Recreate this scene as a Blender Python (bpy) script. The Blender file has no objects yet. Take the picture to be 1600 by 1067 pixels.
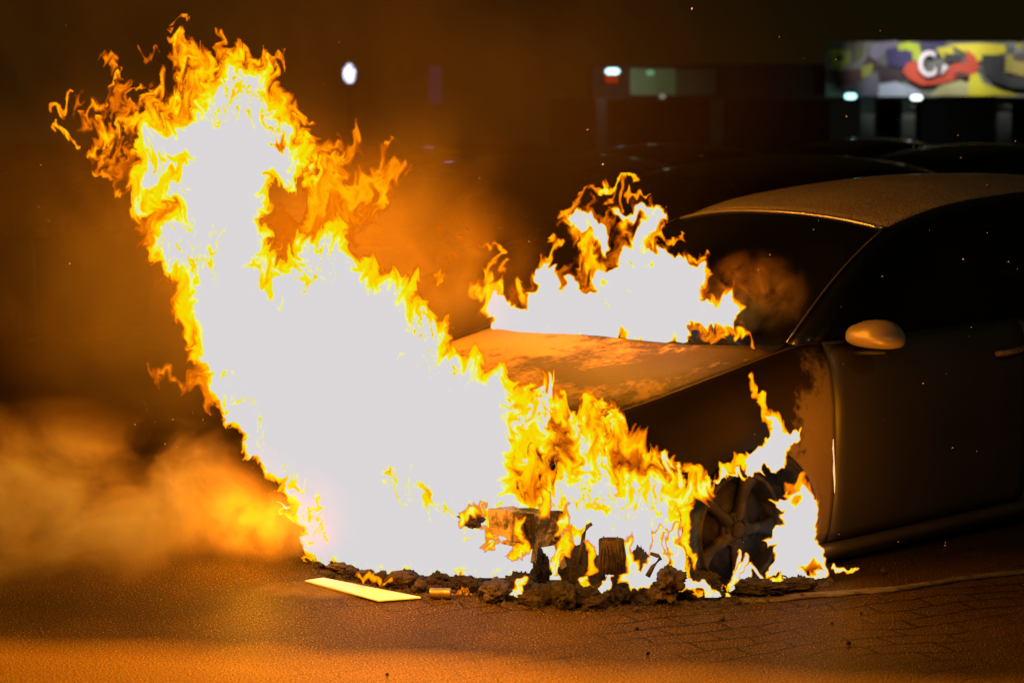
import bpy, bmesh, math, random
import numpy as np
from mathutils import Vector, Matrix, Euler, noise as mnoise
random.seed(4)
R = math.radians
sc = bpy.context.scene
col = sc.collection
# ================================================================ camera, night sky, exposure
F, HC = 3230.0, 1.70                        # focal length in photo pixels, eye height
PT = math.atan((533.5-190)/F)               # looking slightly down, horizon at row 190
cp_, sp_ = math.cos(PT), math.sin(PT)
cam = bpy.data.cameras.new('camera'); camo = bpy.data.objects.new('camera', cam); col.objects.link(camo)
camo.location = (0, 0, HC); camo.rotation_euler = (math.pi/2-PT, 0, 0)
cam.sensor_width = 36; cam.lens = 36*F/1600; cam.clip_end = 500
cam.dof.use_dof = True; cam.dof.focus_distance = 7.5; cam.dof.aperture_fstop = 2.8
sc.camera = camo
w = bpy.data.worlds.new('World'); sc.world = w; w.use_nodes = True
bgn = w.node_tree.nodes['Background']; bgn.inputs['Color'].default_value = (.0070, .0046, .0008, 1); bgn.inputs['Strength'].default_value = .95
sc.view_settings.view_transform = 'Standard'; sc.view_settings.look = 'None'; sc.view_settings.exposure = 0; sc.view_settings.gamma = 1
sc.render.engine = 'CYCLES'
sc.cycles.use_denoising = True
sc.cycles.adaptive_threshold = .005; sc.cycles.max_bounces = 6; sc.cycles.diffuse_bounces = 1; sc.cycles.glossy_bounces = 3; sc.cycles.volume_bounces = 0; sc.cycles.transparent_max_bounces = 24
sc.cycles.sample_clamp_indirect = 3; sc.cycles.sample_clamp_direct = 0
sc.cycles.volume_step_rate = 1.0; sc.cycles.volume_max_steps = 160
sc.cycles.caustics_reflective = False; sc.cycles.caustics_refractive = False

# photo ray helpers: turn a photo pixel and a distance into a point of the place
def ray(px, py):
    a = (px-800)/F; b = (533.5-py)/F
    return np.array([a, cp_+b*sp_, -sp_+b*cp_])
def at(px, py, Y):
    r = ray(px, py); return Vector((r[0]*Y/r[1], Y, HC+r[2]*Y/r[1]))
def on_ground(px, py, z=0.0):
    r = ray(px, py); t = (z-HC)/r[2]; return Vector((r[0]*t, r[1]*t, z))

# the fires' own light: lamps standing inside the flames' outer fringe
FIRE = (1.0, .31, .006)
def lamp(name, loc, watt, colour=FIRE, size=.12, kind='POINT'):
    l = bpy.data.lights.new(name, kind); l.energy = watt; l.color = colour; l.shadow_soft_size = size
    o = bpy.data.objects.new(name, l); o.location = loc; col.objects.link(o); return o
LAMPS = [
    ('fire_light', (-.45, 6.85, .65), 34), ('fire_light', (-.05, 6.70, .45), 26), ('fire_light', (.45, 6.75, .35), 8),
    ('fire_light', (-.80, 6.6, 1.45), 95), ('fire_light', (-1.15, 7.3, 1.9), 70), ('fire_light', (-1.0, 7.72, .24), 20),
    ('fire_light', (-.55, 8.35, 1.35), 110), ('fire_light', (-1.22, 8.25, 1.25), 55), ('fire_light', (.95, 7.26, .62), 1.6),
    ('fire_light', (1.22, 7.42, .22), 2.2), ('fire_light', (.35, 8.05, 1.08), 19), ('fire_light', (.62, 7.86, 1.10), 20), ('fire_light', (.1, 8.4, 1.1), 16), ('fire_light', (.28, 8.1, 1.62), 16), ('fire_light', (1.0, 7.05, .30), 3.5), ('fire_light', (-.45, 7.12, .30), 6), ('fire_light', (-.93, 7.62, .16), 3), ('fire_light', (.42, 7.82, 1.02), 4), ('fire_light', (1.30, 7.45, .60), 2.2), ('fire_light', (1.22, 7.30, .52), 3.0),
]
for n_, l_, w_ in LAMPS: lamp(n_, l_, w_)
lamp('fill_light', (5.0, 1.0, 6.0), 150, (1, .86, .55), .3)      # added fill for door, roof and ground, out of frame upper right

# ================================================================ helpers
def tag(o, label=None, cat=None, group=None, kind=None):
    if label: o['label'] = label
    if cat: o['category'] = cat
    if group: o['group'] = group
    if kind: o['kind'] = kind
    return o
def empty(name, loc=(0, 0, 0), rz=0):
    o = bpy.data.objects.new(name, None); o.location = loc; o.rotation_euler = (0, 0, rz); o.empty_display_size = .1; col.objects.link(o); return o
class MB:
    def __init__(s): s.v = []; s.f = []
    def add(s, vs, fs):
        n = len(s.v); s.v += [tuple(p) for p in vs]; s.f += [tuple(i+n for i in f) for f in fs]; return s
    def box(s, c, d, rot=None, taper=1.0):
        vs = [Vector((x*d[0]/2*(taper if z > 0 else 1), y*d[1]/2*(taper if z > 0 else 1), z*d[2]/2)) for x in (-1, 1) for y in (-1, 1) for z in (-1, 1)]
        if rot is not None: vs = [rot @ p for p in vs]
        return s.add([p+Vector(c) for p in vs], [(0, 1, 3, 2), (4, 6, 7, 5), (0, 4, 5, 1), (2, 3, 7, 6), (0, 2, 6, 4), (1, 5, 7, 3)])
    def grid(s, pts, close_u=False):        # pts[i][j]
        n, m = len(pts), len(pts[0]); vs = [p for r in pts for p in r]; fs = []
        for i in range(n if close_u else n-1):
            for j in range(m-1):
                a = i*m+j; b = ((i+1) % n)*m+j; fs.append((a, b, b+1, a+1))
        return s.add(vs, fs)
    def tube(s, path, r, k=8, flat=1.0):
        path = [Vector(p) for p in path]; rs = r if isinstance(r, (list, tuple)) else [r]*len(path); rings = []
        for i, p in enumerate(path):
            d = (path[min(i+1, len(path)-1)]-path[max(i-1, 0)]).normalized()
            up = Vector((0, 0, 1)) if abs(d.z) < .9 else Vector((1, 0, 0)); a = d.cross(up).normalized(); b = d.cross(a)
            rings.append([p+(a*math.cos(t)+b*math.sin(t)*flat)*rs[i] for t in [2*math.pi*q/k for q in range(k)]]+[])
        n0 = len(s.v); s.v += [tuple(p) for r_ in rings for p in r_]
        for i in range(len(rings)-1):
            for j in range(k): s.f.append((n0+i*k+j, n0+i*k+(j+1) % k, n0+(i+1)*k+(j+1) % k, n0+(i+1)*k+j))
        s.f.append(tuple(n0+j for j in range(k))); s.f.append(tuple(n0+(len(rings)-1)*k+j for j in reversed(range(k)))); return s
    def lathe(s, prof, axis='y', k=48, c=(0, 0, 0), close=False):   # prof: (r, h)
        rings = []
        for q in range(k):
            t = 2*math.pi*q/k; ct, st = math.cos(t), math.sin(t)
            rings.append([(c[0]+r*ct, c[1]+h, c[2]+r*st) if axis == 'y' else (c[0]+r*ct, c[1]+r*st, c[2]+h) for r, h in (prof+prof[:1] if close else prof)])
        return s.grid(rings, True)
    def build(s, name, mat, parent=None, smooth=True, solid=0, bevel=0, sub=0, loc=None, recalc=True):
        me = bpy.data.meshes.new(name); me.from_pydata(s.v, [], s.f); me.update()
        if recalc:
            b = bmesh.new(); b.from_mesh(me); bmesh.ops.remove_doubles(b, verts=b.verts, dist=1e-5); bmesh.ops.recalc_face_normals(b, faces=b.faces); b.to_mesh(me); b.free()
        if smooth:
            for p in me.polygons: p.use_smooth = True
        me.materials.append(mat)
        o = bpy.data.objects.new(name, me); col.objects.link(o)
        if parent: o.parent = parent
        if loc is not None: o.location = loc
        if solid: m = o.modifiers.new('thick', 'SOLIDIFY'); m.thickness = solid; m.offset = -1
        if sub: m = o.modifiers.new('sub', 'SUBSURF'); m.levels = sub; m.render_levels = sub
        if bevel: m = o.modifiers.new('bev', 'BEVEL'); m.width = bevel; m.segments = 2; m.limit_method = 'ANGLE'
        return o
def node(nt, t, **kw):
    n = nt.nodes.new(t)
    for k, v in kw.items():
        if k in n.inputs: n.inputs[k].default_value = v
        else: setattr(n, k, v)
    return n
def new_mat(name):
    m = bpy.data.materials.new(name); m.use_nodes = True; nt = m.node_tree; nt.nodes.clear()
    return m, nt, nt.nodes.new('ShaderNodeOutputMaterial')
def mapped_noise(nt, scale, detail=4, rough=.55, coord='Object', sc3=None, dist=0):
    tc = nt.nodes.new('ShaderNodeTexCoord'); src = tc.outputs[coord]
    if sc3:
        mp = nt.nodes.new('ShaderNodeMapping'); mp.inputs['Scale'].default_value = sc3; nt.links.new(src, mp.inputs['Vector']); src = mp.outputs['Vector']
    n = node(nt, 'ShaderNodeTexNoise', Scale=scale, Detail=detail, Roughness=rough, Distortion=dist); nt.links.new(src, n.inputs['Vector']); return n.outputs['Fac']
def ramp_node(nt, fac, stops, interp='LINEAR'):
    r = nt.nodes.new('ShaderNodeValToRGB'); r.color_ramp.interpolation = interp; e = r.color_ramp.elements
    while len(e) > 1: e.remove(e[-1])
    for i, (p, c) in enumerate(stops):
        el = e[0] if i == 0 else e.new(p)
        el.position = p; el.color = (c, c, c, 1) if isinstance(c, (int, float)) else (*c, 1)
    nt.links.new(fac, r.inputs['Fac']); return r.outputs['Color']
def simple(name, c0, c1=None, scale=12, rough=.6, metal=0, bump=0, bscale=60, rough2=None, stops=(.35, .65), spec=.5, detail=5):
    m, nt, out = new_mat(name); b = nt.nodes.new('ShaderNodeBsdfPrincipled'); nt.links.new(b.outputs[0], out.inputs[0])
    f = mapped_noise(nt, scale, detail)
    nt.links.new(ramp_node(nt, f, [(stops[0], c0), (stops[1], c1 or c0)]), b.inputs['Base Color'])
    if rough2 is not None: nt.links.new(ramp_node(nt, f, [(stops[0], rough), (stops[1], rough2)]), b.inputs['Roughness'])
    else: b.inputs['Roughness'].default_value = rough
    b.inputs['Metallic'].default_value = metal; b.inputs['Specular IOR Level'].default_value = spec
    if bump:
        bn = mapped_noise(nt, bscale, 5, .65); bp = node(nt, 'ShaderNodeBump', Strength=bump, Distance=.01); nt.links.new(bn, bp.inputs['Height']); nt.links.new(bp.outputs[0], b.inputs['Normal'])
    return m
def emitter(name, c, s):
    m, nt, out = new_mat(name); e = node(nt, 'ShaderNodeEmission', Color=(*c, 1), Strength=s); nt.links.new(e.outputs[0], out.inputs[0]); return m
def lin(c): return [((x/255+.055)/1.055)**2.4 if x > 10 else x/255/12.92 for x in c]

# ---------------------------------------------------------------- flame field
_rs = np.random.RandomState(7)
_PERM = _rs.permutation(256); _PERM = np.concatenate([_PERM, _PERM, _PERM])
_GA = _rs.rand(256)*2*np.pi; _GX = np.cos(_GA); _GY = np.sin(_GA)
def perlin(x, y, s=0):
    xi = np.floor(x).astype(int); yi = np.floor(y).astype(int); xf = x-xi; yf = y-yi
    u = xf*xf*xf*(xf*(xf*6-15)+10); v = yf*yf*yf*(yf*(yf*6-15)+10)
    def g(a, b, dx, dy):
        h = _PERM[_PERM[(a+s*17) & 255]+((b+s*31) & 255)]
        return _GX[h]*dx+_GY[h]*dy
    n00 = g(xi, yi, xf, yf); n10 = g(xi+1, yi, xf-1, yf); n01 = g(xi, yi+1, xf, yf-1); n11 = g(xi+1, yi+1, xf-1, yf-1)
    return ((n00*(1-u)+n10*u)*(1-v)+(n01*(1-u)+n11*u)*v)*1.5
def fbm(x, y, o=3, s=0):
    r = 0; a = 1; t = 0
    for k in range(o):
        r = r+a*perlin(x, y, s+k); t += a; a *= .55; x = x*2.03+5.1; y = y*2.03+1.7
    return r/t
def sstep(a, b, x):
    t = np.clip((x-a)/(b-a), 0, 1); return t*t*(3-2*t)
def poly_sd(X, Y, P):                       # > 0 inside
    P = np.array(P, float); n = len(P); d = np.full(X.shape, 1e12); ins = np.zeros(X.shape, bool)
    for i in range(n):
        a = P[i]; b = P[(i+1) % n]; e = b-a; wx = X-a[0]; wy = Y-a[1]
        t = np.clip((wx*e[0]+wy*e[1])/max(e@e, 1e-9), 0, 1)
        d = np.minimum(d, (wx-e[0]*t)**2+(wy-e[1]*t)**2)
        if a[1] != b[1]:
            c = ((a[1] > Y) != (b[1] > Y)) & (X < (b[0]-a[0])*(Y-a[1])/(b[1]-a[1])+a[0]); ins ^= c
    d = np.sqrt(d); return np.where(ins, d, -d)
def stroke_sd(X, Y, P):                     # tapered polyline of (x, y, r): > 0 inside
    out = np.full(X.shape, -1e9)
    for a, b in zip(P[:-1], P[1:]):
        ex, ey = b[0]-a[0], b[1]-a[1]
        t = np.clip(((X-a[0])*ex+(Y-a[1])*ey)/max(ex*ex+ey*ey, 1e-9), 0, 1)
        out = np.maximum(out, a[2]+(b[2]-a[2])*t-np.hypot(X-a[0]-ex*t, Y-a[1]-ey*t))
    return out
def boxblur(a, r):
    for ax in (0, 1):
        for _ in range(2):
            p = np.concatenate([np.repeat(np.take(a, [0], ax), r+1, ax), a, np.repeat(np.take(a, [-1], ax), r, ax)], ax)
            c = np.cumsum(p, ax); n = a.shape[ax]
            a = (np.take(c, range(2*r+1, 2*r+1+n), ax)-np.take(c, range(0, n), ax))/(2*r+1)
    return a
def flame_field(box, prims, step, warp=1.0, lean=-.42, seed=0):
    x0, y0, x1, y1 = box
    xs = np.arange(x0, x1, step); ys = np.arange(y0, y1, step); X, Y = np.meshgrid(xs, ys)
    s = seed*10
    # curl-noise advection of the traced outline, three scales, drawn out along the rise of the gas
    U, V = X.copy(), Y.copy()
    for (L, A) in ((70, 9), (30, 7), (13, 4.5), (6.5, 2.2)):
        for _ in range(2):
            e = 1.0; q = lambda a, b: fbm(a/L, b/(L*1.25), 1, s+int(L))
            gx = (q(U+e, V)-q(U-e, V))/(2*e); gy = (q(U, V+e)-q(U, V-e))/(2*e)
            U = U+gy*A*L*.5*warp*.55; V = V-gx*A*L*.5*warp*.8
    # filament noise, stretched along the lean of the flames
    a = U-lean*V; b = V
    n1 = fbm(a/17, b/46, 3, s+3); n2 = fbm(a/7+n1*1.6, b/19+n1*1.2, 3, s+5)
    rid = 1-np.abs(fbm(a/13+n2*.7, b/34, 2, s+8))*3.2
    N = .95*n1+.6*n2+.5*(rid-.45)
    lobes = fbm(U/60, V/60, 2, s+11)
    H = np.zeros(X.shape)
    for p in prims:
        if p[0] == 'core':                   # brightens inward from its ragged rim
            sd = poly_sd(U, V, p[4]); rim = sd/p[3]+.95*N+.8*lobes
            H = np.maximum(H, np.where(sd+6*N > -6, np.clip(.58+rim*.32, 0, p[1]), 0)); continue
        mode, lev, amp, soft, P = p
        if mode == 'fleck':                  # yellow flecks where the gas is thinner
            m = sstep(-soft, soft, poly_sd(U, V, P))*sstep(amp, amp+.16, fbm(U/9+n1, V/14, 3, s+23)+.5*fbm(U/34, V/44, 2, s+29)); H = H*(1-m)+m*np.minimum(H, lev+.35*n2); continue
        sd = stroke_sd(U, V, P) if len(P[0]) == 3 else poly_sd(U, V, P)
        sd = sd+soft*.55*N
        m = sstep(-soft, soft, sd)
        if mode == 'add':
            H = np.maximum(H, m*(lev+amp*N*(.75+lobes)))
        else:                                # 'cut': pull heat down to lev (+ noise)
            H = H*(1-m)+m*np.minimum(H, lev+amp*N)
    return X, Y, np.clip(boxblur(H, 1)*.3+H*.7, 0, 1.6), N
_RH = np.array([0, .12, .24, .36, .48, .60, .72, .82, .92, 1.6])
_RC = np.array([(178, 66, 0), (196, 80, 0), (222, 102, 0), (250, 128, 2), (255, 172, 4), (250, 212, 2), (236, 232, 6), (250, 248, 120), (220, 216, 217), (219, 215, 217)])/255.
def ramp(H):
    return np.stack([np.interp(H, _RH, _RC[:, k]) for k in range(3)], -1)
def alpha_of(H): return sstep(.05, .46, H)
W=1.35
CORE=[(352,100),(338,128),(322,150),(312,186),(268,190),(236,210),(214,228),(206,262),(203,300),(216,322),(254,324),(272,332),(262,344),(246,352),(236,380),(244,408),(262,428),(290,440),(300,470),(299,500),(306,532),(318,562),(330,600),(344,622),(356,650),(372,690),(386,708),(402,712),(416,736),(432,745),(446,768),(456,800),(472,832),(487,852),(482,886),(490,960),(600,985),(720,985),(860,985),(960,985),(1060,985),(1120,985),(1150,950),(1090,900),(1066,850),(1062,790),(1098,768),(1060,762),(1020,742),(975,745),(930,735),(900,745),(860,760),(800,770),(795,735),(800,690),(818,640),(812,606),(790,578),(757,580),(752,562),(716,558),(696,540),(702,500),(688,484),(656,500),(640,478),(648,456),(616,430),(598,434),(560,420),(544,395),(536,355),(492,355),(464,366),(470,378),(455,405),(425,408),(410,396),(413,370),(408,346),(421,330),(414,300),(426,286),(444,286),(466,274),(472,240),(458,204),(436,168),(424,130),(396,104)]
MAIN=[
 # soft orange outer skirts
 ('add',.26,.56,14,[(286,120),(250,180),(205,215),(150,205),(140,160),(190,128),(240,128)]),
 ('add',.22,.56,14,[(210,205),(150,170),(126,140),(118,175),(140,230),(170,290),(215,310)]),
 ('add',.46,.62,9,[(278,60),(262,90),(276,130),(230,160),(222,215),(300,230),(440,250),(470,175),(440,130),(410,88),(350,70),(335,92),(310,62)]),
 ('add',.56,.55,8,[(425,130),(455,170),(485,200),(497,236),(506,262),(500,300),(478,310),(468,280),(450,240),(420,180)]),
 ('add',.36,.36,12,[(488,220),(535,214),(560,228),(545,252),(570,262),(606,236),(612,262),(644,270),(608,312),(588,352),(545,352),(520,356),(470,360),(476,310),(500,290)]),
 ('add',.47,.16,10,[(478,300),(515,270),(560,268),(604,262),(600,296),(560,312),(520,330),(480,350),(455,372)]),
 ('add',.25,.10,14,[(420,345),(470,330),(520,335),(560,360),(550,400),(470,410),(415,410)]),
 ('add',.60,.16,7,[(455,372),(500,344),(538,346),(552,398),(580,418),(560,440),(450,420)]),
 ('add',.58,.22,9,[(232,365),(262,430),(276,480),(280,530),(300,560),(330,600),(350,560),(330,470),(290,420),(260,360)]),
 ('add',.36,.30,9,[(200,300),(215,350),(238,390),(270,350),(270,310)]),
 ('add',.60,.22,8,[(540,392),(600,418),(650,445),(655,480),(700,482),(706,540),(650,540),(560,470)]),
 ('add',.36,.26,10,[(230,580),(290,585),(322,560),(352,610),(330,640),(300,600),(240,600)]),
 # the core, in a thin orange veil of gas
 ('add',.20,.30,24,CORE),
 ('add',.62,.34,4,CORE),
 ('core',W,0,13,CORE),
 ('add',W,.15,3,[(308,535),(330,588),(350,632),(368,676),(388,704),(412,722),(436,748),(456,780),(470,820),(486,862),(530,900),(560,700),(420,540),(340,500)]),
 # right-hand yellow tongues over the wing
 ('add',.60,.70,9,[(800,598),(850,592),(880,618),(916,640),(938,622),(958,640),(985,655),(1000,690),(1046,712),(1080,744),(1118,740),(1112,772),(1080,800),(960,800),(820,800),(790,700)]),
 ('add',.95,.35,6,[(880,640),(900,640),(928,690),(950,735),(975,745),(950,790),(880,790),(905,740),(900,690)]),
 ('add',1.1,.3,6,[(835,600),(858,604),(862,650),(850,700),(812,730),(800,690),(820,640)]),
 ('add',.62,.32,5,[(930,660,9),(924,636,6),(918,618,2)]),
 ('add',.60,.32,5,[(900,640,9),(888,625,5),(880,612,2)]),
 ('add',.45,.2,5,[(1000,690,10),(985,665,7),(972,648,3)]),
 ('add',.78,.3,4,[(1098,770,7),(1112,752,5),(1104,738,3)]),
 ('cut',.30,.30,8,[(862,648),(884,656),(896,700),(880,716),(866,690)]),
 ('cut',.36,.30,8,[(870,700),(890,742),(872,760),(850,742)]),
 ('cut',.24,.25,8,[(955,690),(990,700),(1014,730),(986,736),(960,720)]),
 ('cut',.36,.25,8,[(918,690),(930,700),(926,725),(914,712)]),
 ('cut',.22,.3,8,[(1000,720),(1030,735),(1024,750),(1002,742)]),
 ('cut',.62,.2,8,[(800,690),(845,665),(850,695),(830,712),(800,712)]),
 ('cut',.42,.3,7,[(806,742),(830,738),(850,748),(846,768),(812,766)]),
 ('cut',.50,.3,7,[(880,830),(915,828),(910,846),(884,844)]),
 # holes and yellow patches in the core
 ('cut',.64,.24,7,[(262,256),(292,246),(300,260),(278,290),(268,310),(236,316),(222,304),(236,280)]),
 ('cut',.70,.2,4,[(245,250),(290,238),(318,244),(290,252)]),
 ('cut',.62,.3,5,[(212,250),(222,262),(222,296),(208,300),(205,275)]),
 ('cut',.34,.3,4,[(412,218),(425,212),(440,224),(450,236),(438,238),(424,226)]),
 ('cut',.28,.2,4,[(250,312),(264,312),(278,326),(268,330)]),
 ('cut',.70,.22,5,[(388,418),(402,416),(410,428),(425,425),(440,424),(437,446),(428,460),(404,442)]),
 ('cut',.68,.2,4,[(318,378),(328,380),(336,402),(330,408),(306,410),(322,398)]),
 ('cut',.66,.25,4,[(298,424),(310,424),(308,446),(302,444)]),
 ('cut',.74,.1,3,[(433,478),(440,474),(446,488),(434,490)]),
 ('cut',.74,.1,3,[(614,566),(630,560),(624,574)]),('cut',.70,.1,3,[(655,548),(662,556),(658,562)]),
 ('cut',.66,.2,4,[(490,764),(497,765),(495,800),(486,798)]),
 ('cut',.52,.3,4,[(596,728),(608,732),(620,742),(612,752),(602,742)]),
 ('cut',.55,.3,4,[(660,768),(670,766),(678,786),(668,806),(660,788)]),
 ('cut',.60,.3,5,[(690,784),(716,790),(700,800)]),
 ('cut',.60,.2,4,[(350,612),(358,614),(358,634),(348,628)]),
 ('cut',.62,.2,4,[(398,716),(410,718),(408,728),(398,726)]),
 ('cut',.74,.1,3,[(425,722),(430,722),(430,730),(425,730)]),
 ('cut',.60,.2,3,[(790,590),(800,588),(798,606),(786,612)]),
 ('fleck',.62,.02,10,[(206,236),(300,236),(300,300),(270,330),(206,322)]),('fleck',.62,.14,12,[(240,330),(350,350),(345,470),(290,440),(240,400)]),
 ('fleck',.60,.04,12,[(300,105),(430,110),(470,180),(450,240),(400,200),(330,190),(262,200)]),('fleck',.62,.06,14,[(400,395),(450,400),(500,360),(560,420),(450,460),(390,460)]),
 ('fleck',.60,-.02,12,[(790,600),(870,600),(960,700),(1090,760),(1080,800),(1000,820),(880,810),(790,760)]),('fleck',.62,.12,10,[(600,715),(760,790),(900,790),(900,870),(740,850),(600,770)]),
 ('fleck',.6,.16,14,[(330,560),(420,720),(500,880),(540,860),(440,700),(360,560)]),('fleck',.6,.14,14,[(620,430),(720,500),(720,620),(640,560)]),
 # openings in which the bumper beam and its brackets stand
 #('cut',.0,.06,6,[(712,800),(740,790),(780,792),(862,792),(880,815),(894,862),(870,872),(846,862),(822,872),(796,872),(784,838),(760,832),(726,830)]),
 # single tongues and wisps
 ('add',.50,.4,4,[(296,110,12),(290,84,9),(284,66,3)]),
 ('add',.44,.3,4,[(312,120,10),(302,96,8),(292,78,4)]),
 ('add',.42,.3,4,[(352,110,12),(340,80,7),(342,55,5),(344,34,4)]),
 ('add',.48,.3,4,[(376,112,10),(362,92,7),(356,74,3)]),
 ('add',.42,.3,3,[(404,100,8),(424,102,6),(442,92,4),(438,78,2)]),
 ('add',.38,.3,3,[(380,90,5),(394,86,5),(404,94,4)]),
 ('add',.42,.3,3,[(272,36,2),(284,31,4),(298,34,2)]),('add',.35,.3,3,[(268,52,2),(272,46,3)]),
 ('add',.46,.4,3,[(88,178,6),(100,176,7),(104,160,4),(110,144,3)]),
 ('add',.46,.4,3,[(88,212,4),(96,206,5),(106,216,5),(116,226,4)]),
 ('add',.48,.3,3,[(146,162,3),(158,160,4),(172,156,3)]),
 ('add',.34,.2,5,[(148,86,3),(160,96,6),(172,92,5),(178,110,4)]),
 ('add',.28,.2,5,[(220,66,3),(224,74,3),(240,82,4),(246,88,2)]),
 ('add',.52,.3,3,[(176,135,4),(182,128,3),(190,112,2),(186,104,2)]),
 ('add',.50,.3,3,[(160,210,8),(168,190,6),(156,176,4)]),
 ('add',.52,.3,3,[(185,205,9),(210,190,8),(240,195,8),(262,186,5)]),
 ('add',.44,.3,3,[(140,240,5),(152,215,6),(168,200,4)]),
 ('add',.40,.3,3,[(150,262,4),(170,285,5),(196,306,3)]),
 ('add',.44,.3,3,[(460,182,7),(478,176,5),(490,182,2)]),
 ('add',.44,.3,3,[(446,152,3),(448,158,5),(452,176,6)]),
 ('add',.44,.25,4,[(604,236,4),(612,228,3)]),('add',.40,.25,4,[(556,206,5),(545,222,9)]),
 ('add',.40,.2,4,[(674,420,3),(684,420,7),(688,430,6)]),('add',.36,.2,3,[(700,392,2),(712,388,4),(718,384,2)]),
 ('add',.38,.2,3,[(686,352,3),(692,348,3)]),('add',.34,.2,3,[(716,356,4),(724,354,3),(730,364,2)]),
 ('add',.55,.2,3,[(420,396,2),(432,388,2),(440,382,1)]),
 ('add',.34,.3,4,[(218,345,3),(232,372,4),(226,360,2)]),('add',.34,.3,4,[(212,366,2),(236,384,3),(262,372,3)]),
 ('add',.60,.2,4,[(490,800,4),(486,820,8),(484,838,8)]),
 ('add',.95,.1,3,[(442,812,2),(452,819,2.5),(470,818,2)]),('add',1.1,.1,2,[(442,797,2.5),(444,803,3)]),
]
WIND=[
 ('add',.18,.30,16,[(766,520),(745,460),(800,455),(850,400),(900,430),(880,345),(930,320),(1030,315),(1050,400),(1100,400),(1110,450),(1150,455),(1160,510),(1080,530),(930,530)]),
 ('add',W,.22,5,[(766,520),(760,494),(772,470),(800,470),(812,482),(826,462),(840,440),(842,412),(852,404),(860,420),(874,434),(876,448),(884,456),(892,440),(902,436),(908,444),(912,454),(930,452),(930,430),(944,418),(960,416),(970,398),(984,382),(1000,380),(1016,392),(1040,396),(1052,410),(1078,414),(1096,408),(1098,430),(1092,462),(1112,468),(1136,458),(1148,478),(1160,500),(1150,516),(1120,498),(1080,502),(1078,538),(1035,550),(990,552),(930,552),(880,548),(840,545),(795,540)]),
 ('add',1.15,.35,4,[(888,336),(906,334),(930,348),(952,362),(956,378),(946,388),(930,376),(912,366),(898,362)]),
 ('add',1.0,.4,4,[(960,324),(990,322),(1018,318),(1034,332),(1040,348),(1030,362),(1020,370),(1012,386),(990,390),(984,370),(1004,352),(1012,336),(990,334),(966,336)]),
 ('add',.55,.45,7,[(884,340),(900,350),(930,380),(950,420),(975,400),(990,370),(970,340),(1000,320),(1040,340),(1044,372),(1010,392),(980,400),(930,440),(906,400)]),
 ('add',.55,.4,5,[(756,470),(738,462),(734,446),(750,440),(762,450),(780,450),(800,476),(780,500),(762,520)]),
 ('cut',.10,.1,5,[(985,338),(1004,336),(1008,350),(994,364),(984,352)]),
 ('cut',.10,.2,5,[(965,352),(978,352),(984,372),(966,386),(956,366)]),
 ('cut',.66,.2,4,[(942,434),(952,432),(952,448),(938,446)]),('cut',.55,.2,3,[(940,470),(952,472),(952,480)]),
 ('cut',.30,.2,3,[(975,416),(988,412),(982,420)]),
 ('cut',.70,.2,4,[(1000,408),(1014,410),(1012,420),(998,414)]),
 ('cut',.36,.4,5,[(952,536),(972,514),(984,530),(978,550),(950,550)]),('cut',.45,.4,5,[(994,536),(1012,524),(1020,548),(990,552)]),('cut',.5,.4,5,[(1044,552),(1052,530),(1062,550)]),('cut',.5,.4,4,[(870,548),(884,528),(896,548)]),
 ('cut',.55,.2,3,[(976,452),(984,452),(982,460)]),('cut',.74,.1,3,[(846,502),(856,504),(850,510)]),
 ('cut',.70,.2,3,[(894,518),(906,522),(900,530)]),
 ('add',.50,.3,3,[(762,462,6),(766,438,5),(762,424,5),(776,402,4),(782,388,3),(774,378,2)]),
 ('add',.42,.3,3,[(768,384,3),(752,376,2),(748,374,1)]),('add',.42,.3,3,[(786,440,4),(782,420,3)]),
 ('add',.52,.4,3,[(818,462,6),(820,444,5),(814,430,3)]),
 ('add',.55,.4,3,[(852,412,6),(862,392,5),(868,380,4),(874,390,3)]),
 ('add',.48,.3,3,[(846,404,4),(840,398,2)]),('add',.46,.3,3,[(862,370,4),(858,358,2)]),
 ('add',.46,.3,3,[(878,340,2),(892,328,5),(906,316,5),(910,308,3)]),
 ('add',.36,.2,3,[(908,302,3),(924,298,5),(936,300,4)]),
 ('add',.62,.3,2,[(936,304,4),(942,290,5),(956,288,5),(966,284,4),(984,280,5),(992,282,5)]),
 ('add',.40,.3,3,[(940,288,4),(942,278,2)]),('add',.38,.3,3,[(952,292,3),(950,312,3),(946,318,2)]),
 ('add',.40,.3,3,[(966,288,4),(966,304,4),(970,318,3)]),
 ('add',.44,.3,2,[(976,298,3),(986,305,3),(1004,302,3),(1018,300,2)]),
 ('add',.42,.3,3,[(928,400,5),(936,424,4),(926,446,3)]),('add',.44,.3,3,[(904,400,4),(904,412,3)]),
 ('add',.42,.3,3,[(1038,372,4),(1058,378,4),(1068,376,5),(1072,366,3)]),
 ('add',.40,.3,3,[(1074,404,4),(1090,400,4),(1100,394,2)]),
 ('add',.52,.3,3,[(1098,412,4),(1102,428,4),(1094,444,3)]),
 ('add',.50,.35,4,[(1110,466,6),(1132,458,6),(1148,478,6),(1158,488,3)]),
 ('add',.50,.35,4,[(1130,504,8),(1146,520,7),(1160,528,5),(1188,540,1.5)]),
 ('add',.40,.35,5,[(1080,505,7),(1100,515,9),(1130,515,10),(1150,498,6)]),
 ('add',.50,.3,3,[(1060,538,3),(1082,532,4),(1092,540,2)]),
]
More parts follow.
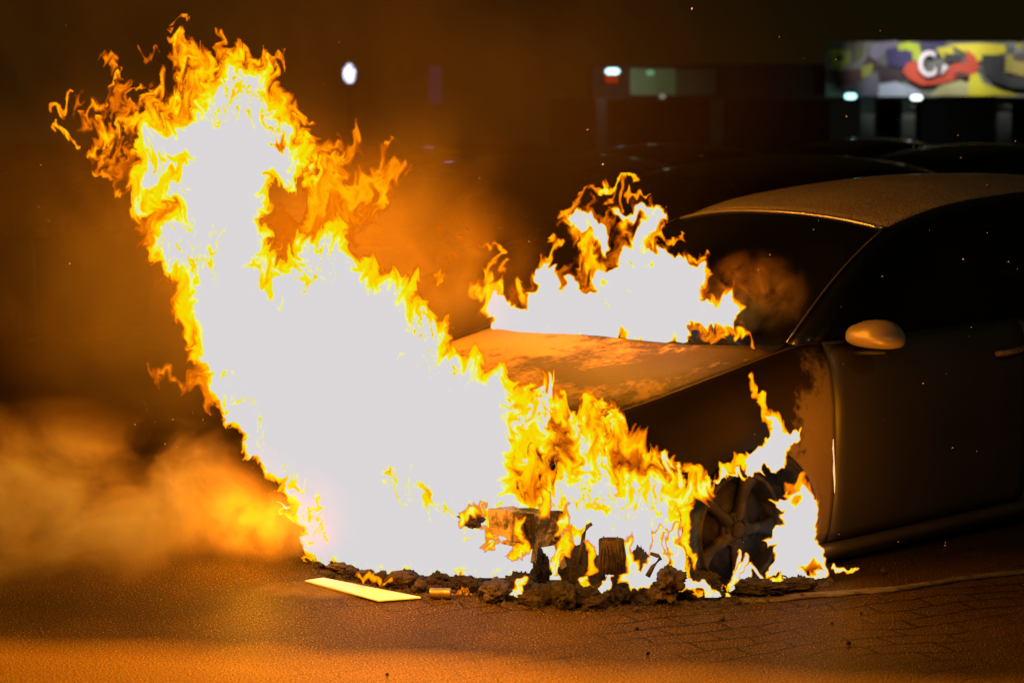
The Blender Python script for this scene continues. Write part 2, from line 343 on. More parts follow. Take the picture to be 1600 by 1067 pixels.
ARCH=[
 ('add',W,.2,4,[(1170,705),(1186,704),(1196,700),(1205,678),(1200,656),(1194,646),(1208,650),(1224,664),(1232,672),(1246,676),(1248,684),(1234,694),(1232,716),(1224,732),(1210,736),(1204,726),(1192,734),(1190,742),(1180,738),(1168,738)]),
 ('add',.60,.35,4,[(1226,672,6),(1222,660,5),(1208,650,5),(1200,640,4)]),
 ('add',.52,.35,3,[(1206,670,9),(1196,640,8),(1186,618,6),(1178,600,5),(1176,584,2)]),
 ('add',.85,.3,3,[(1240,682,5),(1250,678,2)]),
 ('add',.50,.3,3,[(1200,640,4),(1194,622,4),(1182,606,2)]),
 ('add',.62,.3,3,[(1112,752,2),(1130,732,4),(1152,722,9),(1172,716,12)]),
 ('add',.95,.3,2,[(1112,752,2.5),(1132,738,3),(1156,734,3),(1164,744,2)]),
]
LOW=[
 ('add',W,.2,4,[(1206,782),(1222,776),(1236,768),(1258,766),(1270,780),(1276,810),(1280,850),(1290,890),(1284,916),(1262,918),(1230,910),(1200,902),(1172,905),(1150,925),(1116,940),(1112,918),(1140,915),(1146,892),(1152,868),(1172,890),(1196,900),(1214,880),(1208,858),(1192,846),(1200,842),(1222,820),(1224,796)]),
 ('add',.50,.35,5,[(1240,800,9),(1246,770,9),(1246,750,7),(1256,744,4)]),
 ('add',.36,.25,5,[(1228,740),(1256,748),(1272,780),(1280,820),(1256,790),(1232,766)]),
 ('add',.60,.3,3,[(1225,776,4),(1230,760,2)]),
 ('cut',.45,.3,5,[(1230,774),(1248,772),(1250,790),(1236,794)]),
 ('cut',.35,.3,5,[(1248,880),(1276,868),(1282,890),(1270,900)]),
]
BACK=[('core',1.35,0,8,[(705,785),(760,775),(850,772),(900,790),(920,840),(915,890),(860,900),(760,895),(705,870)])]
FRONT=[('add',1.0,.5,3,[(800,940,7),(812,928,8),(820,905,4)]),('add',1.1,.4,3,[(830,934,5),(846,928,6),(858,938,4)]),('add',.9,.5,3,[(866,948,4),(884,940,6),(893,925,3)]),
 ('add',1.2,.4,3,[(905,945,6),(925,925,9),(948,905,6),(955,896,3)]),('add',.8,.5,3,[(920,930,8),(912,905,6)]),('add',1.1,.4,3,[(985,915,10),(1002,905,9),(1010,890,5)]),
 ('add',.6,.4,4,[(1040,935,8),(1060,915,8),(1070,890,5)]),('add',1.2,.4,3,[(1078,905,7),(1110,932,9),(1138,938,6)]),('add',.6,.5,4,[(1090,925,8),(1075,900,6),(1066,870,5)]),
 ('add',1.0,.5,3,[(1140,925,5),(1150,905,6),(1160,885,4),(1166,870,2)]),('add',.9,.5,3,[(1190,912,5),(1215,905,5),(1232,915,3)]),('add',1.0,.4,2,[(1300,893,4),(1318,889,4),(1338,884,2)]),
 ('add',.7,.5,3,[(1072,790,7),(1068,820,8),(1074,850,6),(1084,880,4)]),('add',.5,.4,4,[(700,935,4),(730,925,6),(760,930,4)]),('add',.6,.5,3,[(560,905,4),(580,900,6),(610,912,4)])]
FRONT+=[('add',1.2,.5,5,[(1010,905,13),(1030,880,15),(1022,850,9),(1034,826,4)]),('add',1.1,.5,5,[(1064,910,12),(1060,880,13),(1050,852,9),(1060,820,4)]),('add',.9,.5,5,[(975,900,8),(988,880,9),(980,855,5),(986,835,3)])]
OVER=[('add',.66,.6,5,[(806,872,9),(818,848,8),(808,822,5),(816,806,2)]),('add',.7,.6,5,[(872,880,10),(884,850,10),(878,815,7),(888,790,4)]),('add',.6,.6,5,[(764,862,8),(770,842,7),(762,822,4)]),('add',.62,.5,5,[(845,800,8),(852,785,8),(848,770,5)]),('add',.75,.5,5,[(722,812,7),(745,800,8),(760,786,5)]),('add',.6,.5,4,[(920,890,6),(924,865,6),(918,845,3)])]
FIRES=[('MAIN',(76,22,1190,990),MAIN,0,1.0),('WIND',(730,270,1200,560),WIND,1,.75),('ARCH',(1104,576,1262,762),ARCH,2,.6),('LOW',(1080,734,1300,975),LOW,3,.6)]
# ================================================================ materials
def paint_mat(name, base, burnt=True, drops=True):
    m, nt, out = new_mat(name); b = nt.nodes.new('ShaderNodeBsdfPrincipled'); nt.links.new(b.outputs[0], out.inputs[0])
    b.inputs['Metallic'].default_value = .25; b.inputs['Coat Weight'].default_value = .12 if drops else .06; b.inputs['Coat Roughness'].default_value = .12
    nf = mapped_noise(nt, 3.2, 6, .6)
    nt.links.new(ramp_node(nt, nf, [(.3, [c*.85 for c in base]), (.7, [c*1.15 for c in base])]), b.inputs['Base Color'])
    b.inputs['Roughness'].default_value = .42
    if drops:                               # water beads as bumps, their glints painted in as pale specks
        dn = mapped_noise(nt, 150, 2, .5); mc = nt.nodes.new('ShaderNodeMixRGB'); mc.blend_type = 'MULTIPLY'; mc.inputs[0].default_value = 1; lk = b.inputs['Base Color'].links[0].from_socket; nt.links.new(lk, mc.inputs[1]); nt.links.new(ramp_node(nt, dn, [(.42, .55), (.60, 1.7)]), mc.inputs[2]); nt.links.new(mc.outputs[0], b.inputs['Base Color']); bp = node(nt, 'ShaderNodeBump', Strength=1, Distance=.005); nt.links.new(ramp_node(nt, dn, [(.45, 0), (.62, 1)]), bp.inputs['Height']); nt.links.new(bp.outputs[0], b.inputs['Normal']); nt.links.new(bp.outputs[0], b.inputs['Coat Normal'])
    return m
def burnt_mat(name, c_char, c_bare, thr, scale=2.4, axis_scale=None, blister=90, bias=None):
    m, nt, out = new_mat(name); b = nt.nodes.new('ShaderNodeBsdfPrincipled'); nt.links.new(b.outputs[0], out.inputs[0])
    n1 = mapped_noise(nt, scale, 8, .62, sc3=axis_scale, dist=.4); n2 = mapped_noise(nt, 34, 5, .7)
    mx = node(nt, 'ShaderNodeMath', operation='MULTIPLY_ADD'); nt.links.new(n2, mx.inputs[0]); mx.inputs[1].default_value = .28; nt.links.new(n1, mx.inputs[2])
    if bias:                                # the burn reaches further on one side of the panel
        tc = nt.nodes.new('ShaderNodeTexCoord'); dp = nt.nodes.new('ShaderNodeVectorMath'); dp.operation = 'DOT_PRODUCT'; nt.links.new(tc.outputs['Object'], dp.inputs[0]); dp.inputs[1].default_value = bias[:3]
        ad = node(nt, 'ShaderNodeMath', operation='ADD'); nt.links.new(dp.outputs['Value'], ad.inputs[0]); ad.inputs[1].default_value = bias[3]; a2 = node(nt, 'ShaderNodeMath', operation='ADD'); nt.links.new(ad.outputs[0], a2.inputs[0]); nt.links.new(mx.outputs[0], a2.inputs[1]); mx = a2
    nt.links.new(ramp_node(nt, mx.outputs[0], [(thr, c_bare), (thr+.035, [(a+c)/2 for a, c in zip(c_char, c_bare)]), (thr+.09, c_char)]), b.inputs['Base Color'])
    b.inputs['Roughness'].default_value = .66; b.inputs['Specular IOR Level'].default_value = .10
    bn = mapped_noise(nt, blister, 5, .7); bp = node(nt, 'ShaderNodeBump', Strength=.5, Distance=.006); nt.links.new(bn, bp.inputs['Height']); nt.links.new(bp.outputs[0], b.inputs['Normal'])
    return m
M = {}
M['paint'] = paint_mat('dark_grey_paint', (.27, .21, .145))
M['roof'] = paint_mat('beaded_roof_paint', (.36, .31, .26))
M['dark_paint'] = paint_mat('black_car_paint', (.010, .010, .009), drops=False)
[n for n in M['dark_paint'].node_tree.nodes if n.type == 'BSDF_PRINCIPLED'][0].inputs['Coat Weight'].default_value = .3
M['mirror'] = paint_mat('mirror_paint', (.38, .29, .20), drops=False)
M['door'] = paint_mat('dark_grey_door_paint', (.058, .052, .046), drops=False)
M['hood'] = burnt_mat('scorched_hood', (.035, .024, .012), (.20, .13, .06), .575, 2.4, (1, 1, 1), 70, bias=(.10, -.16, 0, -.04))
M['fender'] = burnt_mat('charred_fender', (.024, .015, .006), (.17, .12, .065), .52, 3.2, None, 90, bias=(-.80, 0, .70, -.26))
M['bare'] = burnt_mat('bare_burnt_metal', (.05, .04, .03), (.30, .25, .20), .62, 5, None, 60)
M['char'] = simple('charcoal', (.012, .010, .009), (.045, .036, .030), 24, .85, bump=.9, bscale=90)
M['black'] = simple('black_trim', (.010, .010, .010), (.016, .015, .014), 20, .55)
M['rubber'] = simple('rubber', (.015, .014, .013), (.022, .02, .019), 30, .8, bump=.3)
M['rim'] = simple('soot_covered_alloy', (.018, .014, .010), (.10, .075, .05), 14, .6, metal=.35, bump=.5, bscale=50, stops=(.5, .72))
M['disc'] = simple('sooty_brake_disc', (.016, .012, .010), (.05, .038, .028), 26, .75, metal=.3, bump=.4)
M['glint'] = simple('polished_trim', (.45, .42, .38), (.5, .47, .42), 20, .25, metal=.8)
M['seat'] = simple('dark_seat_cloth', (.02, .02, .02), (.03, .03, .03), 20, .9)
def glass_mat():
    m, nt, out = new_mat('dark_window_glass'); b = nt.nodes.new('ShaderNodeBsdfPrincipled')
    b.inputs['Base Color'].default_value = (.006, .006, .005, 1); b.inputs['Roughness'].default_value = .12; b.inputs['Specular IOR Level'].default_value = .35
    t = node(nt, 'ShaderNodeBsdfTransparent', Color=(.55, .55, .5, 1)); mix = nt.nodes.new('ShaderNodeMixShader'); mix.inputs[0].default_value = .78
    nt.links.new(t.outputs[0], mix.inputs[1]); nt.links.new(b.outputs[0], mix.inputs[2]); nt.links.new(mix.outputs[0], out.inputs[0]); return m
M['glass'] = glass_mat()

# ================================================================ the car, in its own frame: x = metres behind the front axle, y = across (near side negative), z up
CAR_YAW = R(40)                              # car x axis = (sin50, cos50)
r_ = ray(1155, 828); k_ = 7.55/(r_[1]*cp_-r_[2]*sp_)
CW = Vector((r_[0]*k_, r_[1]*k_, 0))         # foot of the near front wheel
AX = Vector((math.sin(R(50)), math.cos(R(50)), 0)); BX = Vector((-math.cos(R(50)), math.sin(R(50)), 0))
CAR0 = CW + BX*.87                           # on the car's centre line
def car_pt(u, y, z): return CAR0+AX*u+BX*y+Vector((0, 0, z))
I = lambda x, xs, ys: float(np.interp(x, xs, ys))
def smooth_i(x, xs, ys):                     # monotone-ish smooth interpolation (averaged)
    h = .10; return (I(x-h, xs, ys)+2*I(x, xs, ys)+I(x+h, xs, ys))/4
def hw(u):   return smooth_i(u, [-.95, -.7, -.35, 0, .6, 2.4, 3.0, 3.5], [.62, .74, .85, .895, .90, .90, .87, .74])
def ze(u):   return smooth_i(u, [-.95, -.7, -.44, -.09, .214, .375, .8, 1.68, 2.6, 3.4], [.56, .62, .685, .772, .835, .865, .868, .884, .92, .94])
def zs(u):   return I(u, [-.95, -.5, .42, .5, 2.2, 3.5], [.16, .12, .10, .095, .13, .26])
def side(u, t):                              # t 0 bottom .. 1 shoulder
    z0, z1 = zs(u), ze(u); z = z0+(z1-z0)*t
    prof = I(t, [0, .08, .25, .5, .72, .86, .95, 1], [-.045, -.02, -.004, 0, -.008, -.026, -.055, -.085])
    return hw(u)+prof, z
def side_z(u, z):
    t = (z-zs(u))/(ze(u)-zs(u)); return side(u, max(0, min(1, t)))[0]
NEAR, FAR = -1, 1
def side_panel(sgn, us, z_lo, z_hi, rows=14):
    g = []
    for u in us:
        lo, hi = z_lo(u), z_hi(u); g.append([(u, sgn*side_z(u, lo+(hi-lo)*j/rows), lo+(hi-lo)*j/rows) for j in range(rows+1)])
    return g
def lsp(a, b, n): return [a+(b-a)*i/(n-1) for i in range(n)]
def arch_us(u0, u1, uc, r, n=26):
    a = [uc-r*math.cos(math.pi*i/n) for i in range(n+1)]; return sorted(set([round(x, 5) for x in lsp(u0, max(u0, uc-r), 8)+a+lsp(min(u1, uc+r), u1, 4) if u0 <= x <= u1]))
def arch_z(uc, zc, r):
    return lambda u: max(zs(u), zc+math.sqrt(max(0, r*r-(u-uc)**2))) if abs(u-uc) < r else zs(u)
ARC = (.065, .165, .352); RARC = (2.62, .30, .36)
def zc_roof(u): return smooth_i(u, [1.05, 1.3, 1.7, 2.1, 2.6, 3.1, 3.35], [1.300, 1.372, 1.430, 1.462, 1.458, 1.415, 1.36])
def ze_roof(u): return smooth_i(u, [1.05, 1.13, 1.36, 1.59, 2.03, 2.6, 3.1, 3.35], [1.245, 1.268, 1.330, 1.365, 1.396, 1.385, 1.33, 1.28])
def hw_roof(u): return I(u, [1.05, 1.6, 2.6, 3.35], [.585, .60, .58, .50])
def roof_pt(u, s):
    h = hw_roof(u); return (u-.06*(1-s*s)*max(0, 1-(u-1.12)/.5), s*h, zc_roof(u)-(zc_roof(u)-ze_roof(u))*abs(s)**2.3)
def header(s): return roof_pt(1.13, s)
def cowl(s): return (.375-.20*(1-s*s), s*.75, .865-.028*(1-s*s))
def hood_pt(u, s):                           # s -1..1
    h = hw(u)-.085; z = ze(u)+(.045-.05*max(0, min(1, (u+.5)/.8)))*(1-s*s)-.012*abs(s)**6; return (u, s*h, z)
def make_wheel(parent, u, y, z, face, tyre=True, k=0.0):
    wr = empty('wheel'); wr.parent = parent; wr.location = (u, y, z)
    f = face                                 # outward y direction
    MB().lathe([(.215, -.002*f), (.217, .010*f), (.205, .014*f), (.199, .004*f), (.196, -.03*f), (.185, -.09*f), (.19, -.16*f), (.205, -.19*f), (.212, -.19*f), (.208, -.16*f), (.20, -.09*f), (.206, -.03*f), (.212, -.014*f)], k=64, close=True).build('rim', M['rim'], wr)
    sp = MB()
    for q in range(5):
        a = R(90+72*q+k); ca, sa = math.cos(a), math.sin(a); pts = []
        for r0, hwid, dep in ((.035, .030, -.012), (.07, .022, -.010), (.12, .019, -.020), (.165, .027, -.018), (.200, .047, -.010)):
            row = []
            for (s_, d_) in ((-1, -.022), (-1, -.004), (-.55, .004), (0, .006), (.55, .004), (1, -.004), (1, -.022)):
                row.append((r0*ca-s_*hwid*sa, (dep+d_)*f, r0*sa+s_*hwid*ca))
            pts.append(row)
        sp.grid(pts)
    sp.lathe([(.0, -.010*f), (.05, -.010*f), (.062, -.018*f), (.062, -.04*f), (0, -.04*f)], k=40)
    sp.build('spokes', M['rim'], wr)
    MB().lathe([(0, .006*f), (.020, .006*f), (.0295, .002*f), (.031, -.004*f), (.031, -.012*f)], k=32).build('centre_cap', M['disc'], wr)
    for q in range(5):
        a = R(90+72*q+k+36); MB().lathe([(0, -.009*f), (.0085, -.009*f), (.0085, -.003*f), (.0105, -.002*f), (.0105, -.012*f)], k=12, c=(.047*math.cos(a), .001*f, .047*math.sin(a))).build('wheel_bolt', M['black'], wr)
    MB().lathe([(0, -.075*f), (.14, -.075*f), (.172, -.07*f), (.172, -.055*f), (.10, -.055*f), (.095, -.045*f), (0, -.045*f)], k=48).build('brake_disc', M['disc'], wr)
    if tyre: MB().lathe([(.216, .0), (.25, .022*f), (.29, .012*f), (.308, -.02*f), (.312, -.10*f), (.308, -.17*f), (.29, -.20*f), (.25, -.21*f), (.212, -.19*f)], k=56).build('tyre', M['rubber'], wr)
    return wr
def make_car(name, label, cat, burnt, group=None):
    root = empty(name, CAR0, CAR_YAW); tag(root, label, cat, group)
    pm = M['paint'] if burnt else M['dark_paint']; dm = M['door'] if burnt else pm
    hm = M['hood'] if burnt else pm; fm = M['fender'] if burnt else pm
    # hood
    us = lsp(-.72, .30, 22); ss = lsp(-1, 1, 25)
    g = [[(u-(.13*(1-s*s) if u < -.5 else .13*(1-s*s)*max(0, (.3-u)/.8)) - (.0 if u < 0 else .14*(1-s*s)*(u/.30)**2), hood_pt(u, s)[1], hood_pt(u, s)[2]-.10*max(0, (-.52-u)/.2)**2) for s in ss] for u in us]
    crease = [[(p[0], p[1], p[2]+.010*math.exp(-((abs(s)-.80)/.05)**2)) for p, s in zip(r, ss)] for r in g]
    MB().grid(crease).build('hood', hm, root, solid=.018)
    for sgn in (NEAR, FAR):
        burned_side = fm
        lo0 = arch_z(*ARC); lo = lo0 if not burnt else (lambda u: lo0(u) if u > ARC[0]-ARC[2]+.012 else min(ze(u)-.03, .40+.35*max(0, -.28-u)+.03*mnoise.noise(Vector((u*16, 0, 5)))))  # the lower front corner has burnt away
        us = arch_us(-.60 if burnt else -.74, .488, ARC[0], ARC[2])
        pan = side_panel(sgn, us, lo, ze)
        for r in pan:                        # top rolls over to meet the hood
            u = r[0][0]; r.append((u, sgn*(hw(u)-.093), ze(u)+.004))
        fo = MB().grid(pan).build('fender', burned_side, root, solid=.014)
        # arch lining
        li = MB(); arc = [(ARC[0]-ARC[2]*math.cos(t), ARC[1]+ARC[2]*math.sin(t)) for t in lsp(.8 if burnt else -.1, math.pi+.1, 26)]
        li.grid([[(a, sgn*(side_z(a, max(b, zs(a)))-.016-d), b) for d in (0, .10, .24)] for a, b in arc]); li.build('wheel_arch_liner', M['char'] if burnt else M['black'], root, solid=.006)
        # door
        us = lsp(.496, 1.70, 22)
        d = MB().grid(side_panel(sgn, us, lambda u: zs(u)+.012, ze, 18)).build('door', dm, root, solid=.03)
        hp = MB().tube([(1.48, sgn*(side_z(1.48, .76)+.004), .757), (1.50, sgn*(side_z(1.5, .76)+.035), .762), (1.66, sgn*(side_z(1.66, .76)+.035), .772), (1.68, sgn*(side_z(1.68, .76)+.004), .772)], .012, 8).build('door_handle', M['paint'], d)
        # rear quarter
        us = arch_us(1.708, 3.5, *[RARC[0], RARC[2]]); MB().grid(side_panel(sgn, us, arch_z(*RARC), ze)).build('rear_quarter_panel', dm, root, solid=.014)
        MB().grid([[(RARC[0]-RARC[2]*math.cos(t), sgn*(side_z(RARC[0]-RARC[2]*math.cos(t), max(RARC[1]+RARC[2]*math.sin(t), .2))-.016-d_), RARC[1]+RARC[2]*math.sin(t)) for d_ in (0, .2)] for t in lsp(-.1, math.pi+.1, 20)]).build('wheel_arch_liner', M['black'], root, solid=.006)
        # sill
        g = []
        for u in lsp(.44, 2.24, 14):
            b = zs(u); h = hw(u); g.append([(u, sgn*(h-.055), b+.006), (u, sgn*(h-.030), b-.004), (u, sgn*(h-.010), b-.018), (u, sgn*(h-.022), b-.040), (u, sgn*(h-.06), b-.075), (u, sgn*(h-.20), b-.082)])
        MB().grid(g).build('sill', dm, root, solid=.01)
        # pillars and roof rail as one frame, with the side glass behind it
        def edge(k):                         # outer line of the side opening frame, along the car
            pts = []
            for q in lsp(0, 1, 12): c, h_ = Vector(cowl(sgn)), Vector(header(sgn)); p = c.lerp(h_, q); p.z += .035*math.sin(math.pi*q); pts.append(p)
            for u in lsp(1.2, 3.3, 20): pts.append(Vector(roof_pt(u, sgn)))
            return pts
        E = edge(0); fr = []; gl = []
        for p in E:
            t = max(0, min(1, (p.x-.37)/.8))
            o = Vector((p.x+.075*(1-t)+.01, sgn*(abs(p.y)+.018+.055*(1-t)), p.z-.035-.012*t)); fr.append([p+Vector((0, 0, .004)), (p+o)/2+Vector((0, sgn*.012, .008)), o, o+Vector((.0, -sgn*.02, -.012))])
            zb = ze(max(.5, o.x))-.01; yb = hw(max(.5, o.x))-.095
            gl.append([(o.x, o.y+(sgn*yb-o.y)*q-sgn*.012+sgn*.02*math.sin(math.pi*q), o.z+(zb-o.z)*q) for q in lsp(0, 1, 8)])
        MB().grid(fr).build('roof_rail', M['dark_paint'], root, solid=.012)
        MB().tube([p+Vector((-.004, sgn*.002, .006)) for p in E[:12]], .0035, 6).build('windscreen_trim', M['glint'] if burnt else M['black'], root)
        MB().grid(gl).build('side_window', M['glass'], root)
        MB().grid([[(u, sgn*(hw(u)-.098), ze(u)-.004), (u, sgn*(hw(u)-.080), ze(u)+.004), (u, sgn*(hw(u)-.078), ze(u)-.02)] for u in lsp(.5, 3.2, 24)]).build('window_trim', M['black'], root, solid=.004)
        # mirror
        mr = empty('mirror'); mr.parent = root; mr.location = (.66, sgn*.955, .885)
        rings = []
        for (x, hy, hz, oy, oz) in ((-.085, .03, .020, 0, .004), (-.078, .075, .040, 0, .002), (-.05, .105, .058, 0, 0), (0, .118, .066, 0, 0), (.035, .116, .066, 0, 0), (.05, .104, .056, 0, 0)):
            ring = []
            for q in range(24):
                t = 2*math.pi*q/24; c_, s_ = math.cos(t), math.sin(t); yy = math.copysign(abs(c_)**.75, c_); zz = math.copysign(abs(s_)**.8, s_)
                zz = zz*(1.0 if zz > 0 else .62); zz *= 1-.38*max(0, sgn*yy*1.0 if sgn > 0 else -yy)**2 if zz > 0 else 1
                ring.append((x-.03*sgn*yy*0-.02*abs(yy)**2, oy+yy*hy, oz+zz*hz))
            rings.append(ring+ring[:1])
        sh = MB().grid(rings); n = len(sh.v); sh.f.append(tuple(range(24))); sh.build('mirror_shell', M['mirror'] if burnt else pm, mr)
        MB().lathe([(0, 0), (.09, 0)], k=24).build('mirror_glass', M['glass'], mr); bpy.context.view_layer.update()
        mg = [c for c in mr.children if c.name.startswith('mirror_glass')][0]; mg.rotation_euler = (0, 0, R(90)); mg.scale = (1, 1, .55); mg.location = (.044, 0, .005)
        MB().tube([(.0, -sgn*.17, -.068), (.0, -sgn*.08, -.064), (.0, sgn*.04, -.052)], [.020, .018, .014], 8, .6).build('mirror_foot', M['black'], mr)
        make_wheel(root, 0 if burnt else ARC[0], sgn*(.868), .217 if burnt else .30, sgn, tyre=not burnt, k=-23 if sgn < 0 else 10)
        make_wheel(root, RARC[0], sgn*.868, .312, sgn, k=8)
    # windscreen, roof
    ss = lsp(-1, 1, 21)
    g = []
    for q in lsp(0, 1, 12):
        row = []
        for s in ss:
            a, b = Vector(cowl(s)), Vector(header(s)); p = a.lerp(b, q); p.z += .035*math.sin(math.pi*q); row.append(p)
        g.append(row)
    MB().grid(g).build('windscreen', M['glass'], root)
    MB().tube([Vector(header(s))+Vector((-.008, 0, -.002)) for s in lsp(-.985, .985, 26)], .0075, 8).build('header_trim', M['glint'] if burnt else pm, root)
    MB().grid([[(cowl(s)[0]-.16, s*.70, cowl(s)[2]-.09), (cowl(s)[0]-.04, s*.74, cowl(s)[2]-.02), (cowl(s)[0]+.01, s*.75, cowl(s)[2]+.002)] for s in ss]).build('cowl_panel', M['char'] if burnt else M['black'], root, solid=.008)
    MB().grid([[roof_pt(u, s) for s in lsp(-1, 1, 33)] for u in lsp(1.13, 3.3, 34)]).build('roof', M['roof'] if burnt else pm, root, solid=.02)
    MB().grid([[Vector(roof_pt(3.3, s)).lerp(Vector((3.62, s*.66, .95)), q) for s in ss] for q in lsp(0, 1, 6)]).build('rear_window', M['glass'], root)
    g = []
    for q in lsp(0, 1, 12):
        z = .26+(.94-.26)*q; g.append([(3.5+.10*math.sin(math.pi*q)+.1*(1-s*s)-.0, s*(side_z(3.5, z)-.0), z) for s in ss])
    tg = MB().grid(g); tg.grid([[(3.5+.1*(1-s*s)+(.02*(q)), s*.655, .94+.01*q) for s in ss] for q in (0, 1)]); tg.build('tailgate', dm, root, solid=.02)
    for sgn in (NEAR, FAR):
        MB().box((3.60, sgn*.58, .80), (.05, .22, .12), taper=.9).build('tail_light', simple('red_lens', (.12, .008, .006), None, 5, .2), root, bevel=.015)
    # floor pan, engine bulkhead and seats close the shell
    fp = MB().box((1.9 if burnt else 1.5, 0, .17), (3.0 if burnt else 3.8, 1.50, .05)); fp.box((.40, 0, .48), (.05, 1.45, .62))
    if not burnt: fp.box((-.45, 0, .42), (.4, 1.2, .36))
    fp.build('chassis', M['char'] if burnt else M['black'], root)
    for sgn in (NEAR, FAR):
        s_ = MB().box((1.55, sgn*.37, .42), (.50, .50, .14)); s_.box((1.83, sgn*.37, .72), (.13, .48, .56), Euler((0, R(14), 0)).to_matrix()); s_.box((1.90, sgn*.37, 1.06), (.09, .24, .16)); s_.build('front_seat', M['seat'], root, bevel=.03)
    MB().tube([(1.05, -.37+.18*math.cos(t), .86+.17*math.sin(t)) for t in lsp(0, 2*math.pi, 20)], .014, 6).build('steering_wheel', M['black'], root)
    MB().box((.80, 0, .80), (.42, 1.36, .10)).build('dashboard', M['black'], root, bevel=.03)
    if not burnt:
        g = []
        for q in lsp(0, 1, 10):
            z = .14+(.60-.14)*q; g.append([(-.86-.13*(1-s*s)+.10*q*q+.05*(1-q)**2, s*(.70-.02*q), z) for s in ss])
        MB().grid(g).build('front_bumper', pm, root, solid=.02)
        for sgn in (NEAR, FAR):
            g = [[(-.84+.25*a-.0+.04*b, sgn*(.46+.28*a), .50+.13*b+.03*a) for b in lsp(0, 1, 4)] for a in lsp(0, 1, 6)]
            MB().grid(g).build('headlight', M['glass'], root, solid=.02)
    return root
CAR = make_car('burning_car', 'dark grey car with its front end in flames, scorched hood and open bare wheel rim', 'car', True)
def rel(p): return CAR.matrix_world.inverted() @ Vector(p)
bpy.context.view_layer.update()
# bare bumper beam with crash box and hanging bracket where the bumper has burnt off
y0 = at(786, 822, 7.20); q = rel(y0)
bb = MB()
for i in range(15):
    y = q.y-.07+i*.16/14; y2 = y+.16/14; f_ = lambda v: q.x+.06-.06*(1-(v/.72)**2)
    bb.add([(f_(y), y, q.z-.05), (f_(y2), y2, q.z-.05), (f_(y2), y2, q.z+.05), (f_(y), y, q.z+.05), (f_(y)+.05, y, q.z-.05), (f_(y2)+.05, y2, q.z-.05), (f_(y2)+.05, y2, q.z+.05), (f_(y)+.05, y, q.z+.05)], [(0, 1, 2, 3), (4, 7, 6, 5), (0, 4, 5, 1), (3, 2, 6, 7)])
beam = bb.build('bumper_beam', M['bare'], CAR, smooth=False)
cb = MB()
for y in (q.y,):
    cb.box((q.x+.145, y, q.z), (.14, .10, .080)); cb.box((q.x+.145, y, q.z+.004), (.142, .106, .010)); cb.box((q.x+.075, y, q.z), (.014, .115, .092)); cb.box((q.x+.22, y, q.z-.02), (.012, .13, .12))
cb.build('crash_box', M['bare'], CAR, smooth=False, bevel=.006)
br = MB(); br.box((q.x+.14, q.y-.045, q.z-.065), (.16, .008, .045)); br.box((q.x+.11, q.y-.045, q.z-.10), (.022, .010, .08), Euler((0, R(12), 0)).to_matrix()); br.box((q.x+.225, q.y-.045, q.z-.11), (.026, .010, .14), Euler((0, R(-18), 0)).to_matrix()); br.box((q.x+.10, q.y-.012, q.z-.062), (.18, .075, .012)); br.lathe([(.009, -.012), (.018, -.012), (.018, .012), (.009, .012)], k=20, c=(q.x+.20, q.y-.05, q.z-.06), close=True)
br.build('hanging_bracket', M['bare'], CAR, smooth=False, bevel=.003)
for o_ in (beam, [c for c in CAR.children if c.name.startswith('crash_box')][0]):     # buckled by the heat
    b_ = bmesh.new(); b_.from_mesh(o_.data); bmesh.ops.subdivide_edges(b_, edges=b_.edges, cuts=3, use_grid_fill=True)
    for v in b_.verts: v.co += mnoise.noise_vector(v.co*14)*.010+mnoise.noise_vector(v.co*38)*.004
    b_.to_mesh(o_.data); b_.free()
# steel cords left of the burnt tyre
tw = MB()
for k in range(16):
    rr = .222+random.random()*.035; a0 = R(random.choice([150, 175, 195, 215, 250, 290, 20, 340])+random.uniform(-15, 15)); ln = random.uniform(.3, 1.0); yy = -.87-.012+random.random()*.10
    tw.tube([(-0+rr*(1+.05*math.sin(7*t+k))*math.cos(a0+t), yy+.02*math.sin(5*t+k), .217+rr*(1+.05*math.sin(6*t+k))*math.sin(a0+t)) for t in lsp(0, ln, 12)], .0022, 5)
tw.build('tyre_cord', M['char'], CAR)
